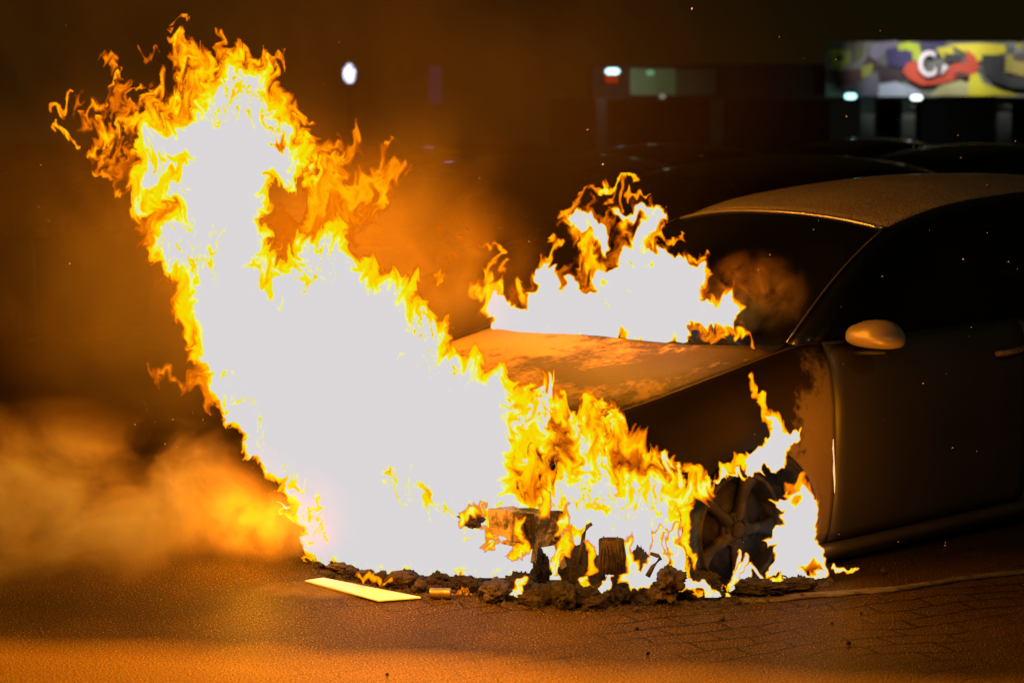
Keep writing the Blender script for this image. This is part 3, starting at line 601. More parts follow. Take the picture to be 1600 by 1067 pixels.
# ================================================================ ground
def ground_mat():
    m, nt, out = new_mat('tarmac_and_setts'); b = nt.nodes.new('ShaderNodeBsdfPrincipled'); nt.links.new(b.outputs[0], out.inputs[0])
    tc = nt.nodes.new('ShaderNodeTexCoord')
    grit = node(nt, 'ShaderNodeTexNoise', Scale=150.0, Detail=4.0, Roughness=.6); nt.links.new(tc.outputs['Object'], grit.inputs['Vector'])
    big = node(nt, 'ShaderNodeTexNoise', Scale=1.3, Detail=6.0, Roughness=.6); nt.links.new(tc.outputs['Object'], big.inputs['Vector'])
    mp = nt.nodes.new('ShaderNodeMapping'); mp.inputs['Rotation'].default_value = (0, 0, R(-24))
    wn = node(nt, 'ShaderNodeTexNoise', Scale=2.2, Detail=4.0); nt.links.new(tc.outputs['Object'], wn.inputs['Vector'])
    wv = node(nt, 'ShaderNodeVectorMath', operation='MULTIPLY_ADD'); nt.links.new(wn.outputs['Color'], wv.inputs[0]); wv.inputs[1].default_value = (.22, .22, 0); nt.links.new(tc.outputs['Object'], wv.inputs[2])
    nt.links.new(wv.outputs[0], mp.inputs['Vector'])
    br = node(nt, 'ShaderNodeTexBrick', Scale=1.0); br.inputs['Brick Width'].default_value = .21; br.inputs['Row Height'].default_value = .105; br.inputs['Mortar Size'].default_value = .006; br.inputs['Mortar Smooth'].default_value = .4; br.offset = .5
    br.inputs['Color1'].default_value = (.9, .9, .9, 1); br.inputs['Color2'].default_value = (.6, .6, .6, 1); br.inputs['Mortar'].default_value = (0, 0, 0, 1)
    nt.links.new(mp.outputs[0], br.inputs['Vector'])
    # joints show only where they are not filled with dirt
    jn = node(nt, 'ShaderNodeTexNoise', Scale=1.7, Detail=5.0); nt.links.new(tc.outputs['Object'], jn.inputs['Vector'])
    jm = ramp_node(nt, jn.outputs['Fac'], [(.43, .05), (.56, .85)])
    sx0 = nt.nodes.new('ShaderNodeSeparateXYZ'); nt.links.new(tc.outputs['Object'], sx0.inputs[0]); jx = node(nt, 'ShaderNodeMapRange'); nt.links.new(sx0.outputs['X'], jx.inputs[0]); jx.inputs[1].default_value = -.8; jx.inputs[2].default_value = -.2; jx.inputs[3].default_value = .12
    j0 = node(nt, 'ShaderNodeMath', operation='MULTIPLY'); nt.links.new(br.outputs['Fac'], j0.inputs[0]); nt.links.new(jx.outputs[0], j0.inputs[1])
    jf = node(nt, 'ShaderNodeMath', operation='MULTIPLY'); nt.links.new(j0.outputs[0], jf.inputs[0]); nt.links.new(jm, jf.inputs[1])
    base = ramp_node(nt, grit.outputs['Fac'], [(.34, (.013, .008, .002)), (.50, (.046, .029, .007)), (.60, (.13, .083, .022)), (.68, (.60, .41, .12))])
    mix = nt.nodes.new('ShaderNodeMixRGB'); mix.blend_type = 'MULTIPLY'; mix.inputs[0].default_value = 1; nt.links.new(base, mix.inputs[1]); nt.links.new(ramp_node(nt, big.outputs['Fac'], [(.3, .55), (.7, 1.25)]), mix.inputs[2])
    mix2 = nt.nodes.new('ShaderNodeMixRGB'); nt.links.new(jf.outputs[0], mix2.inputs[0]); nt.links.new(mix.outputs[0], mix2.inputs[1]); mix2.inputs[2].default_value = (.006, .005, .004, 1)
    # paler grit colour takes over towards the camera, across a noisy edge
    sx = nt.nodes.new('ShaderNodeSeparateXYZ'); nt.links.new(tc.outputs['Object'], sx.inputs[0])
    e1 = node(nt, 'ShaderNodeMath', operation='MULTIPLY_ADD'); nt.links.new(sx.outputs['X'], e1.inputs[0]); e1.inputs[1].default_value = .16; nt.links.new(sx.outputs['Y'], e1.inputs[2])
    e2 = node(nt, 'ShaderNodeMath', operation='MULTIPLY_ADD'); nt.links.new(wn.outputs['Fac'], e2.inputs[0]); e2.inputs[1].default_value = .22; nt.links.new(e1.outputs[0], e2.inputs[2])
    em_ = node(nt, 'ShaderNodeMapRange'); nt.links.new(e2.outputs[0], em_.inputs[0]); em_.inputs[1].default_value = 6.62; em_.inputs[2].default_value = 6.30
    pale_grit = ramp_node(nt, grit.outputs['Fac'], [(.36, (.10, .062, .006)), (.5, (.34, .210, .016)), (.62, (.68, .45, .05))])
    mix3 = nt.nodes.new('ShaderNodeMixRGB'); nt.links.new(em_.outputs[0], mix3.inputs[0]); nt.links.new(mix2.outputs[0], mix3.inputs[1]); nt.links.new(pale_grit, mix3.inputs[2])
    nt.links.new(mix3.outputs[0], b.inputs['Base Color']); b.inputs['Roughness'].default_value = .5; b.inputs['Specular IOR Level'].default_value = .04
    hs = node(nt, 'ShaderNodeMath', operation='MULTIPLY_ADD'); nt.links.new(jf.outputs[0], hs.inputs[0]); hs.inputs[1].default_value = -1.6; nt.links.new(grit.outputs['Fac'], hs.inputs[2])
    bp = node(nt, 'ShaderNodeBump', Strength=1.0, Distance=.011); nt.links.new(hs.outputs[0], bp.inputs['Height']); nt.links.new(bp.outputs[0], b.inputs['Normal'])
    return m
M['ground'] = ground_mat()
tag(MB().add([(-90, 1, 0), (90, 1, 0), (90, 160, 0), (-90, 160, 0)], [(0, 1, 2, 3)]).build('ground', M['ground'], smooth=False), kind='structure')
kb = MB(); P = [on_ground(1150, 941), on_ground(1240, 934), on_ground(1330, 927), on_ground(1400, 922), on_ground(1500, 906), on_ground(1620, 892), on_ground(1900, 862)]
P = [P[i].lerp(P[i+1], q/8) for i in range(len(P)-1) for q in range(8)]
kb.grid([[p+Vector((-.02, -.036-.01*mnoise.noise(p*9), .002)), p+Vector((.0, -.030-.008*mnoise.noise(p*11), .0045)), p+Vector((.02, .05+.02*mnoise.noise(p*8), .0045)), p+Vector((.02, .060+.02*mnoise.noise(p*8), .001))] for p in P])
M['kerb'] = simple('worn_edging_stone', (.05, .045, .036), (.12, .105, .08), 30, .8, bump=.6, bscale=120)
tag(kb.build('kerb', M['kerb']), kind='structure')

# ================================================================ debris at the foot of the fire
def chunk(name, c, size, mat, seed, label, group=None, rough=.45, sub=5, cat='debris', flat=None, smooth=True):
    b = bmesh.new(); bmesh.ops.create_icosphere(b, subdivisions=sub, radius=1)
    o_ = Vector((seed*3.7, seed*1.3, 0))
    for v in b.verts:
        n = .55*mnoise.noise(v.co*1.3+o_)+.35*mnoise.noise(v.co*2.9+o_)-.45*abs(mnoise.noise(v.co*5+o_))+.20*mnoise.noise(v.co*11+o_)+.09*mnoise.noise(v.co*23+o_); v.co *= 1+rough*1.1*n
        v.co = Vector((v.co.x*size[0], v.co.y*size[1], v.co.z*size[2]))
    zmin = min(v.co.z for v in b.verts)
    for v in b.verts: v.co.z = max(v.co.z-zmin*.8, .0)
    me = bpy.data.meshes.new(name); b.to_mesh(me); b.free()
    for p in me.polygons: p.use_smooth = smooth
    me.materials.append(mat); o = bpy.data.objects.new(name, me); col.objects.link(o); o.location = (c[0], c[1], c[2]+.002); o.rotation_euler.z = seed
    tag(o, label, cat, group); return o
M['char2'] = simple('burnt_plastic', (.014, .010, .007), (.070, .046, .028), 18, .7, bump=1.0, bscale=55)
def g_(px, py, back=0.0): p = on_ground(px, py); return Vector((p.x, p.y+back, 0))
CH = [((850, 912), .065, .075, 'jagged black lump leaning out of the fire left of the largest cinder heap'),
      ((880, 950), .065, .055, 'round coal black lump in front of the cinder heap'),
      ((905, 925), .075, .09, 'largest black cinder heap below the bare crash box'),
      ((845, 940), .05, .035, 'small crusted lump left of the round coal black lump'),
      ((1035, 938), .13, .075, 'wide scorched heap of melted plastic left of the wheel rim'),
      ((1085, 930), .09, .05, 'low brown crust of slag touching the wheel rim'),
      ((1000, 925), .05, .08, 'upright brown scrap behind the tall black cone'),
      ((928, 922), .07, .075, 'smooth orange lit shell of melted tank behind the black cone'),
      ((1180, 928), .12, .028, 'flat bed of black tyre ash under the wheel rim'),
      ((1240, 922), .09, .022, 'thin layer of dark ash at the rear edge of the wheel arch'),
      ((775, 935), .10, .035, 'long crumbly golden slag lump right of the metal can'),
      ((830, 945), .05, .02, 'small golden crumb next to the long slag lump'),
      ((625, 918), .06, .03, 'crumpled charred scrap lying on the bright panel'),
      ((570, 908), .06, .022, 'flat charred scrap on the far edge of the bright panel'),
      ((540, 895), .08, .022, 'low crust of cinders behind the bright panel'),
      ((505, 887), .045, .015, 'small crust of cinders at the left end of the bright panel'),
      ((655, 925), .04, .022, 'crumbly scrap between the bright panel and the metal can'),
      ((1300, 888), .03, .010, 'little dark cinder at the front end of the sill')]
for i, ((px, py), sx, sz, lb) in enumerate(CH):
    gold = i in (10, 11, 14, 15, 16, 12, 13, 5, 7)
    chunk('charred_debris', g_(px, py), (sx, sx*.55, sz), M['char2'] if gold or i in (4, 6) else M['char'], i+1, lb, 'charred debris on the ground', rough=.55 if i not in (7,) else .2)
M['slag'] = simple('slag', (.02, .014, .008), (.09, .058, .03), 40, .6, bump=1.0, bscale=80)
rs = random.Random(12); protos = []
for k in range(10):
    protos.append(chunk('burnt_scrap', (0, 0, 0), (1, .7, .75), M['slag'] if k % 3 == 0 else (M['char2'] if k % 3 == 1 else M['char']), 60+k, 'small shapeless burnt scrap in the rubble line at the foot of the fire', 'burnt scraps in the rubble line', rough=.9, sub=4))
for k in range(210):
    px = rs.choice([rs.uniform(500, 1290), rs.uniform(600, 820), rs.uniform(800, 1130), rs.uniform(810, 1000)]); py = float(np.interp(px, [490, 600, 700, 860, 1000, 1200, 1300], [890, 918, 930, 938, 938, 925, 900]))+rs.gauss(0, 4.5)-(rs.uniform(0, 26) if 560 < px < 830 else 0)
    o = protos[k] if k < 10 else protos[k % 10].copy()
    if k >= 10: col.objects.link(o)
    s_ = rs.uniform(.010, .030)*(1.5 if 800 < px < 1120 else 1); p = on_ground(px, py); o.location = (p.x, p.y, -.002); o.scale = (s_*rs.uniform(.8, 1.6), s_, s_*rs.uniform(.5, 1.3)); o.rotation_euler = (rs.uniform(-.3, .3), rs.uniform(-.3, .3), rs.uniform(0, 6))
# tall cone of burnt lining
cn = MB(); pts = []
base = g_(962, 942); top = at(968, 884, base.y+.06)
for q in lsp(0, 1, 14):
    r0 = .060*(1-q)+.026*q; c = Vector((base.x-.02, base.y+.05, 0)).lerp(top, q); pts.append([c+Vector((math.cos(t)*r0*(1+.25*mnoise.noise(Vector((3*math.cos(t), 3*math.sin(t), q*5)))), math.sin(t)*r0*.7, 0)) for t in [2*math.pi*k/24 for k in range(25)]])
cn.grid(pts); cn.f.append(tuple(13*25+k for k in range(24)))
tag(cn.build('burnt_cone', M['char']), 'tall dark cone shaped scrap standing in front of the flames', 'debris')
# melted reservoir standing in the fire
p = at(955, 868, 7.17); rv = MB(); gg = []
for q in lsp(-.06, .06, 9): gg.append([(p.x+math.cos(t)*.044*(1+.12*mnoise.noise(Vector((t*2, q*20, 1)))), p.y+math.sin(t)*.035, p.z+q) for t in [2*math.pi*k/20 for k in range(21)]])
rv.grid(gg)
for k in range(9):
    a = -2.9+k*.33; x_ = p.x+math.cos(a)*.046; y_ = p.y+math.sin(a)*.037; rv.tube([(x_, y_, p.z-.06), (x_+random.uniform(-.004, .004), y_, p.z), (x_+random.uniform(-.012, .012), y_, p.z+.035+.05*random.random())], [.004, .005, .003], 5)
tag(rv.build('melted_canister', M['char2']), 'ribbed melted canister glowing in the fire above the black cone', 'canister')
# bent wire sticking up
for (pp, lb) in (([(905, 880), (910, 850), (912, 835), (918, 822), (925, 818)], 'bent charred rod rising left of the melted canister'), ([(1012, 900), (1020, 885), (1032, 872), (1028, 868), (1016, 864)], 'hooked wire sticking up from the scorched heap')):
    tag(MB().tube([at(a, b, 7.17) for a, b in pp], [.010, .008, .007, .008, .006], 7).build('bent_rod', M['char2']), lb, 'rod')
# charred lump at the torn end of the bumper beam, glowing drip in the door gap
p = at(738, 812, 7.36); o = chunk('charred_lump', (p.x, p.y, p.z-.03), (.055, .04, .030), M['char2'], 33, 'charred lump hanging at the torn end of the bare bumper beam', rough=.8); o.location.z = p.z-.03
tag(MB().tube([at(x_, y_, 7.585) for x_, y_ in ((1302, 686), (1302, 702), (1303, 718), (1303, 735), (1304, 752), (1304, 770))], [.0015, .003, .0022, .004, .003, .001], 6).build('glowing_drip', emitter('drip_glow', (1, .55, .22), 1.2)), 'thin glowing trickle of molten plastic in the gap before the door', 'drip')
# curled strips of burnt trim
strips = []
for k in range(4):
    g = []
    for i in range(12):
        t = i/11*(2.2+k*.5); g.append([(math.cos(t)*(.5+.1*k*i/11), y_*(1-.3*i/11), math.sin(t)*(.5+.08*i)) for y_ in (-.16, 0, .16)])
    strips.append(tag(MB().grid(g).build('burnt_strip', M['slag'] if k % 2 else M['char'], solid=.05), 'small curled strip of burnt trim in the rubble line', 'debris', 'curled strips in the rubble line'))
for k in range(44):
    px = rs.choice([rs.uniform(520, 1280), rs.uniform(800, 1120)]); py = float(np.interp(px, [490, 600, 700, 860, 1000, 1200, 1300], [892, 918, 931, 938, 938, 926, 900]))+rs.gauss(-3, 7)
    o = strips[k] if k < 4 else strips[k % 4].copy()
    if k >= 4: col.objects.link(o)
    s_ = rs.uniform(.02, .055); p = on_ground(px, py); o.location = (p.x, p.y, .004); o.scale = (s_, s_, s_*rs.uniform(.7, 1.3)); o.rotation_euler = (rs.uniform(-.9, .9), rs.uniform(-.6, .6), rs.uniform(0, 6))
# bright flat panel
c = [on_ground(476, 911), on_ground(505, 906.5), on_ground(658, 937), on_ground(590, 942)]
M['panel'] = simple('white_plastic', (.86, .86, .84), (.80, .79, .75), 9, .35, spec=.5)
pn = MB().add([q_+Vector((0, 0, .012)) for q_ in c]+[q_+Vector((0, 0, .005)) for q_ in c], [(0, 1, 2, 3), (7, 6, 5, 4), (0, 4, 5, 1), (1, 5, 6, 2), (2, 6, 7, 3), (3, 7, 4, 0)])
tag(pn.build('flat_panel', M['panel'], smooth=False, bevel=.002), 'long pale plastic panel lying flat on the tarmac in front of the fire', 'panel')
p = g_(688, 936); rd_ = (on_ground(705, 936).x-on_ground(672, 936).x)
M['can'] = simple('scorched_tin', (.20, .15, .10), (.34, .26, .18), 20, .45, metal=.7)
cnm = MB().lathe([(0, -rd_/2), (.018, -rd_/2), (.020, -rd_/2+.003), (.0195, -rd_/2+.006), (.0195, rd_/2-.006), (.020, rd_/2-.003), (.018, rd_/2), (0, rd_/2)], k=28, c=(0, 0, 0))
o = cnm.build('metal_can', M['can']); o.location = (p.x, p.y, .0215); o.rotation_euler.z = R(86); tag(o, 'small round tin can lying on its side in front of the fire', 'can')
for i, (px, py, s_, lb) in enumerate(((995, 956, .010, 'tiny round cinder just in front of the black cone'), (1128, 970, .012, 'lone dark pebble on the setts below the wheel rim'), (995, 984, .009, 'dark pebble below the tiny round cinder'), (1325, 1008, .010, 'dark pebble at the lower right on the tarmac'), (1300, 976, .006, 'smallest speck of cinder right of centre on the tarmac'), (1380, 897, .014, 'dark lump on the lit ground beside the sill'), (1012, 1024, .008, 'dark pebble near the lower edge of the setts'), (605, 1056, .006, 'dark pebble on the pale foreground'), (1345, 960, .006, 'dark pebble beside the edging stones'))):
    chunk('cinder', g_(px, py), (s_, s_, s_*.9), M['char'], 40+i, lb, 'loose cinders on the tarmac', sub=2)
# fine cinders strewn along the foot of the fire: nobody could count them
cm = MB()
for k in range(2600):
    px = random.uniform(490, 1300); py = np.interp(px, [490, 600, 700, 860, 1000, 1200, 1300], [893, 920, 932, 944, 945, 934, 905])+random.gauss(0, 5)+abs(random.gauss(0, 1))*random.choice([1, 1, 1, 9])
    p = on_ground(px, py); s_ = random.uniform(.0015, .008)*(1 if random.random() < .93 else 2); h = s_*random.uniform(.5, 1.4); a = random.random()*6
    vs = [(p.x+math.cos(a+t)*s_*random.uniform(.7, 1.3), p.y+math.sin(a+t)*s_*random.uniform(.7, 1.3), .001) for t in (0, 1.6, 3.1, 4.7)]+[(p.x+random.uniform(-1, 1)*s_*.4, p.y, h)]
    cm.add(vs, [(0, 1, 4), (1, 2, 4), (2, 3, 4), (3, 0, 4)])
tag(cm.build('cinders', M['char2'], smooth=False, recalc=False), 'fine crumbs of burnt plastic strewn along the foot of the fire', 'ash', kind='stuff')
# embers flying in the air
em = MB()
def ember(px, py, Y, r):
    c = at(px, py, Y); a = random.random()*3; d = Vector((math.cos(a), 0, math.sin(a)))*r*random.uniform(.6, 1.6)
    em.add([c+d, c-d, c+Vector((-d.z, 0, d.x))*.5, c-Vector((-d.z, 0, d.x))*.5, c+Vector((0, r*.6, 0)), c-Vector((0, r*.6, 0))], [(0, 2, 5), (2, 1, 5), (1, 3, 5), (3, 0, 5), (2, 0, 4), (1, 2, 4), (3, 1, 4), (0, 3, 4)])
for k in range(70): ember(random.gauss(330, 60), random.gauss(690, 70), random.uniform(7.0, 7.7), random.uniform(.0009, .0020))
for k in range(150): ember(random.uniform(20, 1590), random.uniform(20, 860), random.uniform(6.2, 7.1), random.uniform(.0006, .0016))
for x_, y_, r_e in ((109, 412, .004), (421, 772, .003), (426, 783, .003), (446, 777, .003), (472, 847, .005), (1203, 398, .002), (1505, 405, .002), (918, 203, .004), (942, 257, .004), (1301, 700, .003), (1302, 716, .002), (1303, 740, .003), (1081, 14, .004)): ember(x_, y_, 6.9, r_e)
M['ember'] = emitter('glowing_ember', (1, .42, .12), 1.6)
tag(em.build('embers', M['ember'], smooth=False, recalc=False), 'tiny glowing embers drifting through the smoke', 'embers', kind='stuff')

# ================================================================ far side of the car park
def quad_at(x0, y0, x1, y1, Y, t=.08):
    a, b, c_, d = at(x0, y0, Y), at(x1, y0, Y), at(x1, y1, Y), at(x0, y1, Y)
    k = Vector((0, t, 0)); return [a, b, c_, d, a+k, b+k, c_+k, d+k], [(0, 3, 2, 1), (4, 5, 6, 7), (0, 1, 5, 4), (1, 2, 6, 5), (2, 3, 7, 6), (3, 0, 4, 7)]
M['wall'] = simple('dark_render', (.008, .0075, .006), (.012, .011, .009), 2, .9)
M['post'] = simple('grey_post_paint', (.035, .036, .027), (.05, .05, .036), 4, .7)
BY = 46.0
bl = empty('shop_building', (0, BY+1, 0)); tag(bl, 'long dark shop building behind the parked cars', 'building')
def bpart(name, mat, boxes, Y, t, parent=bl):
    m_ = MB()
    for bx in boxes: m_.add(*quad_at(*bx, Y, t))
    off = Vector(parent.location); m_.v = [tuple(Vector(v)-off) for v in m_.v]; return m_.build(name, mat, parent, smooth=False)
bpart('wall', M['wall'], [(860, 155, 2300, 290)], BY+2, .4); bpart('canopy', M['wall'], [(925, 100, 2300, 156)], BY, 2.3)
gm = simple('pale_green_board', (.22, .26, .14), (.17, .20, .11), 1.2, .8)
bpart('fascia_board', gm, [(985, 107, 1055, 149)], BY-.12, .08); bpart('fascia_board', simple('dark_green_board', (.06, .075, .05), None, 2, .8), [(1055, 109, 1118, 149)], BY-.12, .08)
for (x0, x1) in ((931, 948), (1112, 1130), (1345, 1366), (1410, 1430), (1560, 1580)): bpart('canopy_post', M['post'], [(x0, 154, x1, 262)], BY-.1, .25)
for b_x in ((1296, 158, 1372, 250), (1440, 158, 1556, 250)): bpart('shop_door', simple('grey_shutter', (.04, .04, .033), None, 3, .8), [b_x], BY+1.6, .1)
# painted sign over the entrance: bands and loops of colour
sg = empty('painted_sign', at(1480, 110, BY-.5)); tag(sg, 'long colourful painted sign with swirls of orange, yellow and violet on the dark building', 'sign')
def spart(name, c, pts, lay, stuff=None):
    m_ = MB(); n = len(pts); Y = BY-.40-.015*lay; off = Vector(sg.location)
    f = [at(x, y, Y)-off for x, y in pts]; b_ = [v+Vector((0, .012, 0)) for v in f]
    m_.add(f+b_, [tuple(range(n)), tuple(range(2*n-1, n-1, -1))]+[(i, (i+1) % n, n+(i+1) % n, n+i) for i in range(n)])
    mt = simple('sign_paint', c, [k*.8 for k in c], 2.5, .7); return m_.build(name, mt, sg, smooth=False, recalc=True)
def blob(cx, cy, rx, ry, n=22, a0=0, a1=360, j=.08, s=0): return [(cx+rx*math.cos(R(a0+(a1-a0)*k/n))*(1+j*math.sin(3*k+s)), cy+ry*math.sin(R(a0+(a1-a0)*k/n))*(1+j*math.cos(2.3*k+s))) for k in range(n)]

spart('sign_board', (.10, .10, .08), [(1290, 66), (1700, 66), (1700, 152), (1290, 152)], 0)
SP = [((.07, .012, .004), [(1290, 112), (1345, 108), (1360, 80), (1372, 84), (1370, 118), (1350, 132), (1310, 134), (1290, 130)]),
      ((.24, .26, .02), [(1292, 78), (1312, 76), (1330, 80), (1326, 100), (1312, 112), (1298, 106), (1300, 88)]), ((.05, .02, .005), blob(1313, 91, 5, 5)),
      ((.09, .08, .02), [(1330, 66), (1352, 68), (1348, 90), (1334, 98)]),
      ((.20, .22, .02), [(1346, 104), (1364, 100), (1362, 116), (1346, 124)]),
      ((.17, .15, .19), [(1360, 72), (1380, 66), (1402, 64), (1402, 76), (1384, 84), (1370, 96), (1358, 88)]),
      ((.035, .018, .10), [(1384, 78), (1400, 74), (1424, 78), (1426, 96), (1416, 108), (1388, 102)]),
      ((.04, .012, .02), [(1372, 100), (1388, 104), (1412, 110), (1412, 128), (1376, 128)]),
      ((.30, .34, .01), [(1402, 70), (1420, 66), (1436, 70), (1440, 86), (1434, 96), (1426, 94), (1426, 82), (1416, 78), (1404, 80)]),
      ((.04, .035, .09), [(1438, 66), (1478, 66), (1480, 84), (1460, 86), (1446, 84), (1440, 78)]),
      ((.38, .34, .01), [(1462, 76), (1488, 72), (1492, 90), (1474, 92)]), ((.02, .018, .01), [(1474, 84), (1506, 86), (1500, 98), (1480, 98)]),
      ((.42, .36, .01), [(1484, 70), (1530, 68), (1570, 70), (1572, 82), (1540, 92), (1524, 98), (1510, 84)]),
      ((.36, .055, .004), [(1418, 98), (1432, 96), (1440, 110), (1470, 118), (1490, 100), (1510, 98), (1510, 78), (1524, 88), (1530, 104), (1524, 118), (1500, 122), (1470, 132), (1440, 134), (1420, 124), (1410, 112)]),
      ((.07, .02, .003), blob(1502, 118, 12, 5)),
      ((.018, .018, .012), [(1534, 86), (1568, 86), (1566, 116), (1600, 122), (1700, 128), (1700, 140), (1580, 138), (1552, 128), (1536, 112)]),
      ((.22, .18, .02), [(1572, 86), (1640, 82), (1640, 116), (1600, 120), (1570, 112)]), ((.05, .03, .01), blob(1596, 90, 14, 7)),
      ((.42, .38, .01), [(1516, 118), (1528, 114), (1536, 130), (1560, 140), (1596, 150), (1510, 150)]),
      ((.30, .28, .14), [(1470, 134), (1500, 126), (1514, 130), (1512, 150), (1452, 150)]),
      ((.30, .32, .36), [(1372, 132), (1400, 128), (1424, 136), (1440, 146), (1440, 151), (1372, 151)]),
      ((.11, .10, .12), [(1340, 130), (1368, 112), (1374, 132), (1372, 150), (1320, 150), (1320, 140)])]
for k, (c, pts) in enumerate(SP): spart('colour_field', tuple((v/.36)**1.35*.36 for v in c), pts, 1+k)
# pale loop: a ring with a tail
rg = MB(); pts = []
for k in range(25):
    t = R(-50-305*k/24); pts.append(at(1452+14*math.cos(t), 100+17*math.sin(t), BY-.80))
pts += [at(1466, 116, BY-.80), at(1478, 104, BY-.80)]
rg.grid([[at(1452+(14+d_)*math.cos(R(-50-305*k/24)), 100+(17+d_)*math.sin(R(-50-305*k/24)), BY-.78) for d_ in (-3.2, 3.2)] for k in range(25)]+[[at(1467-2, 113, BY-.78), at(1470, 118, BY-.78)], [at(1476, 101, BY-.78), at(1481, 105, BY-.78)]]); off = Vector(sg.location); rg.v = [tuple(Vector(v)-off) for v in rg.v]; rg.build('pale_loop', simple('pale_loop_paint', (.50, .44, .42), None, 2, .7), sg)
# lamps of the building
def shop_lamp(px, py, Y, wpx, hpx, c, s, lb, watt=0):
    o = empty('wall_lamp', at(px, py, Y)); tag(o, lb, 'lamp', 'lit lamps on the far building'); wd = wpx*Y/F; hd = hpx*Y/F
    m_ = MB(); gg = []
    for q in lsp(-1, 1, 9): gg.append([(q*wd/2, math.cos(t)*hd*.5*math.sqrt(max(.02, 1-q**6)), math.sin(t)*hd*.5*math.sqrt(max(.02, 1-q**6))) for t in [2*math.pi*k/14 for k in range(15)]])
    m_.grid(gg); m_.build('lamp_glass', emitter('lamp_glow', c, s), o)
    MB().box((0, 0, hd*.62), (wd*1.05, hd*1.0, hd*.18)).build('lamp_housing', M['black'], o)
    if watt: lamp('lamp_light', at(px, py+hpx, Y-.25), watt*.3, c, .05)
shop_lamp(957, 112, BY-.6, 22, 9, (.62, 1, .95), 3.0, 'bright bluish white lamp at the left end of the canopy', 25)
shop_lamp(1329, 151, BY-1.0, 18, 8, (.45, 1, .95), 3.0, 'cyan white lamp under the left part of the colourful sign', 20)
shop_lamp(1432, 153, BY-1.0, 18, 8, (.85, 1, .92), 3.0, 'white lamp under the pale loop of the colourful sign', 20)
shop_lamp(1016, 114, BY-.5, 13, 8, (.25, .6, .28), .5, 'dim green lamp on the pale green board', 8)
shop_lamp(1035, 151, BY-.5, 9, 7, (.6, .65, .45), .35, 'faint small lamp below the pale green board', 4)
shop_lamp(1592, 72, BY-1.0, 9, 8, (.55, .45, .05), .6, 'small yellow lamp at the right end of the colourful sign')
for px in (1400, 1470, 1540, 1640):
    p_ = at(px, 100, BY-3.2); p_.z += .9; lo = lamp('sign_light', p_, 340, (.95, .95, 1.0), .05, 'SPOT'); lo.data.spot_size = R(50); lo.data.spot_blend = .8; lo.rotation_euler = (at(px, 108, BY)-p_).to_track_quat('-Z', 'Y').to_euler()
p_ = at(1010, 118, BY-1.6); lamp('board_light', p_, 4, (.75, 1, .6), .1)
M['redreflection'] = emitter('red_glow', (.55, .045, .01), .45)  # red reflection under the lamp, built as a glowing panel
rs_ = MB().add(*quad_at(946, 118, 966, 130, BY-.3, .1)); tag(rs_.build('red_reflection', M['redreflection'], smooth=False), 'dim red reflection made as a glowing panel below the bluish white lamp', 'sign')
bn = MB().add(*quad_at(670, 104, 690, 162, 40, .04)); tag(bn.build('hanging_banner', simple('violet_cloth', (.15, .08, .14), None, 3, .9), smooth=False), 'narrow faint violet banner in the dark right of the street lamp', 'banner'); lamp('banner_light', at(680, 120, 38.5), 9, (.9, .7, 1), .1)
# street lamp seen over the fire
o = empty('street_lamp', on_ground(546, 282)); Y = o.location.y; o.location = (at(546, 116, Y).x, Y, 0); tag(o, 'street lamp with a bright white oval lantern above the main blaze', 'street lamp')
zz = at(546, 116, Y).z; gg = []
for q in lsp(0, math.pi, 12): gg.append([(math.sin(q)*.17*math.cos(t), math.sin(q)*.17*math.sin(t), zz+.28*math.cos(q)*(1 if q < 1.5 else .9)) for t in [2*math.pi*k/16 for k in range(17)]])
gm_, nt_, out_ = new_mat('lantern_glow'); e_ = node(nt_, 'ShaderNodeEmission', Color=(.80, .78, 1, 1)); nt_.links.new(ramp_node(nt_, mapped_noise(nt_, 9, 4, .7), [(.42, .15), (.50, 3)]), e_.inputs['Strength']); nt_.links.new(e_.outputs[0], out_.inputs[0])
MB().grid(gg).build('lantern', gm_, o)
MB().tube([(0, .20, 0), (0, .20, zz-.2), (0, .2, zz+.35)], [.06, .045, .03], 10).build('pole', M['black'], o); MB().box((0, .1, zz+.34), (.12, .3, .05)).build('lantern_cap', M['black'], o, bevel=.02)
# parked cars in the dark
def copy_tree(o, parent=None):
    c = o.copy(); col.objects.link(c); c.parent = parent
    for ch in list(o.children): copy_tree(ch, c)
    return c
pc = make_car('parked_car', 'dark parked car with a glinting roof line just behind the burning car', 'car', False, 'dark cars parked behind the fire')
cars = [(1185, 14.6, 38, None), (800, 15.5, 40, 'dark parked car directly behind the windscreen flames'), (560, 20, 42, 'dark parked car far behind the main blaze'),
        (1010, 22.0, 40, 'dark parked car in the second row, under the dim red reflection'), (1500, 22.5, 36, 'dark parked car in the second row, under the colourful sign'), (190, 17, 44, 'dark parked car at the far left behind the smoke'), (1330, 30, 40, 'dark parked car farthest away, under the cyan white lamp')]
bpy.context.view_layer.update()
for i, (px, Y, yaw, lb) in enumerate(cars):
    o = pc if i == 0 else copy_tree(pc)
    if lb: o['label'] = lb
    g0 = at(px, 200, Y); o.rotation_euler = (0, 0, R(yaw)); c_ = Vector((g0.x, g0.y, 0)); o.location = c_-Vector((math.cos(R(yaw)), math.sin(R(yaw)), 0))*1.9
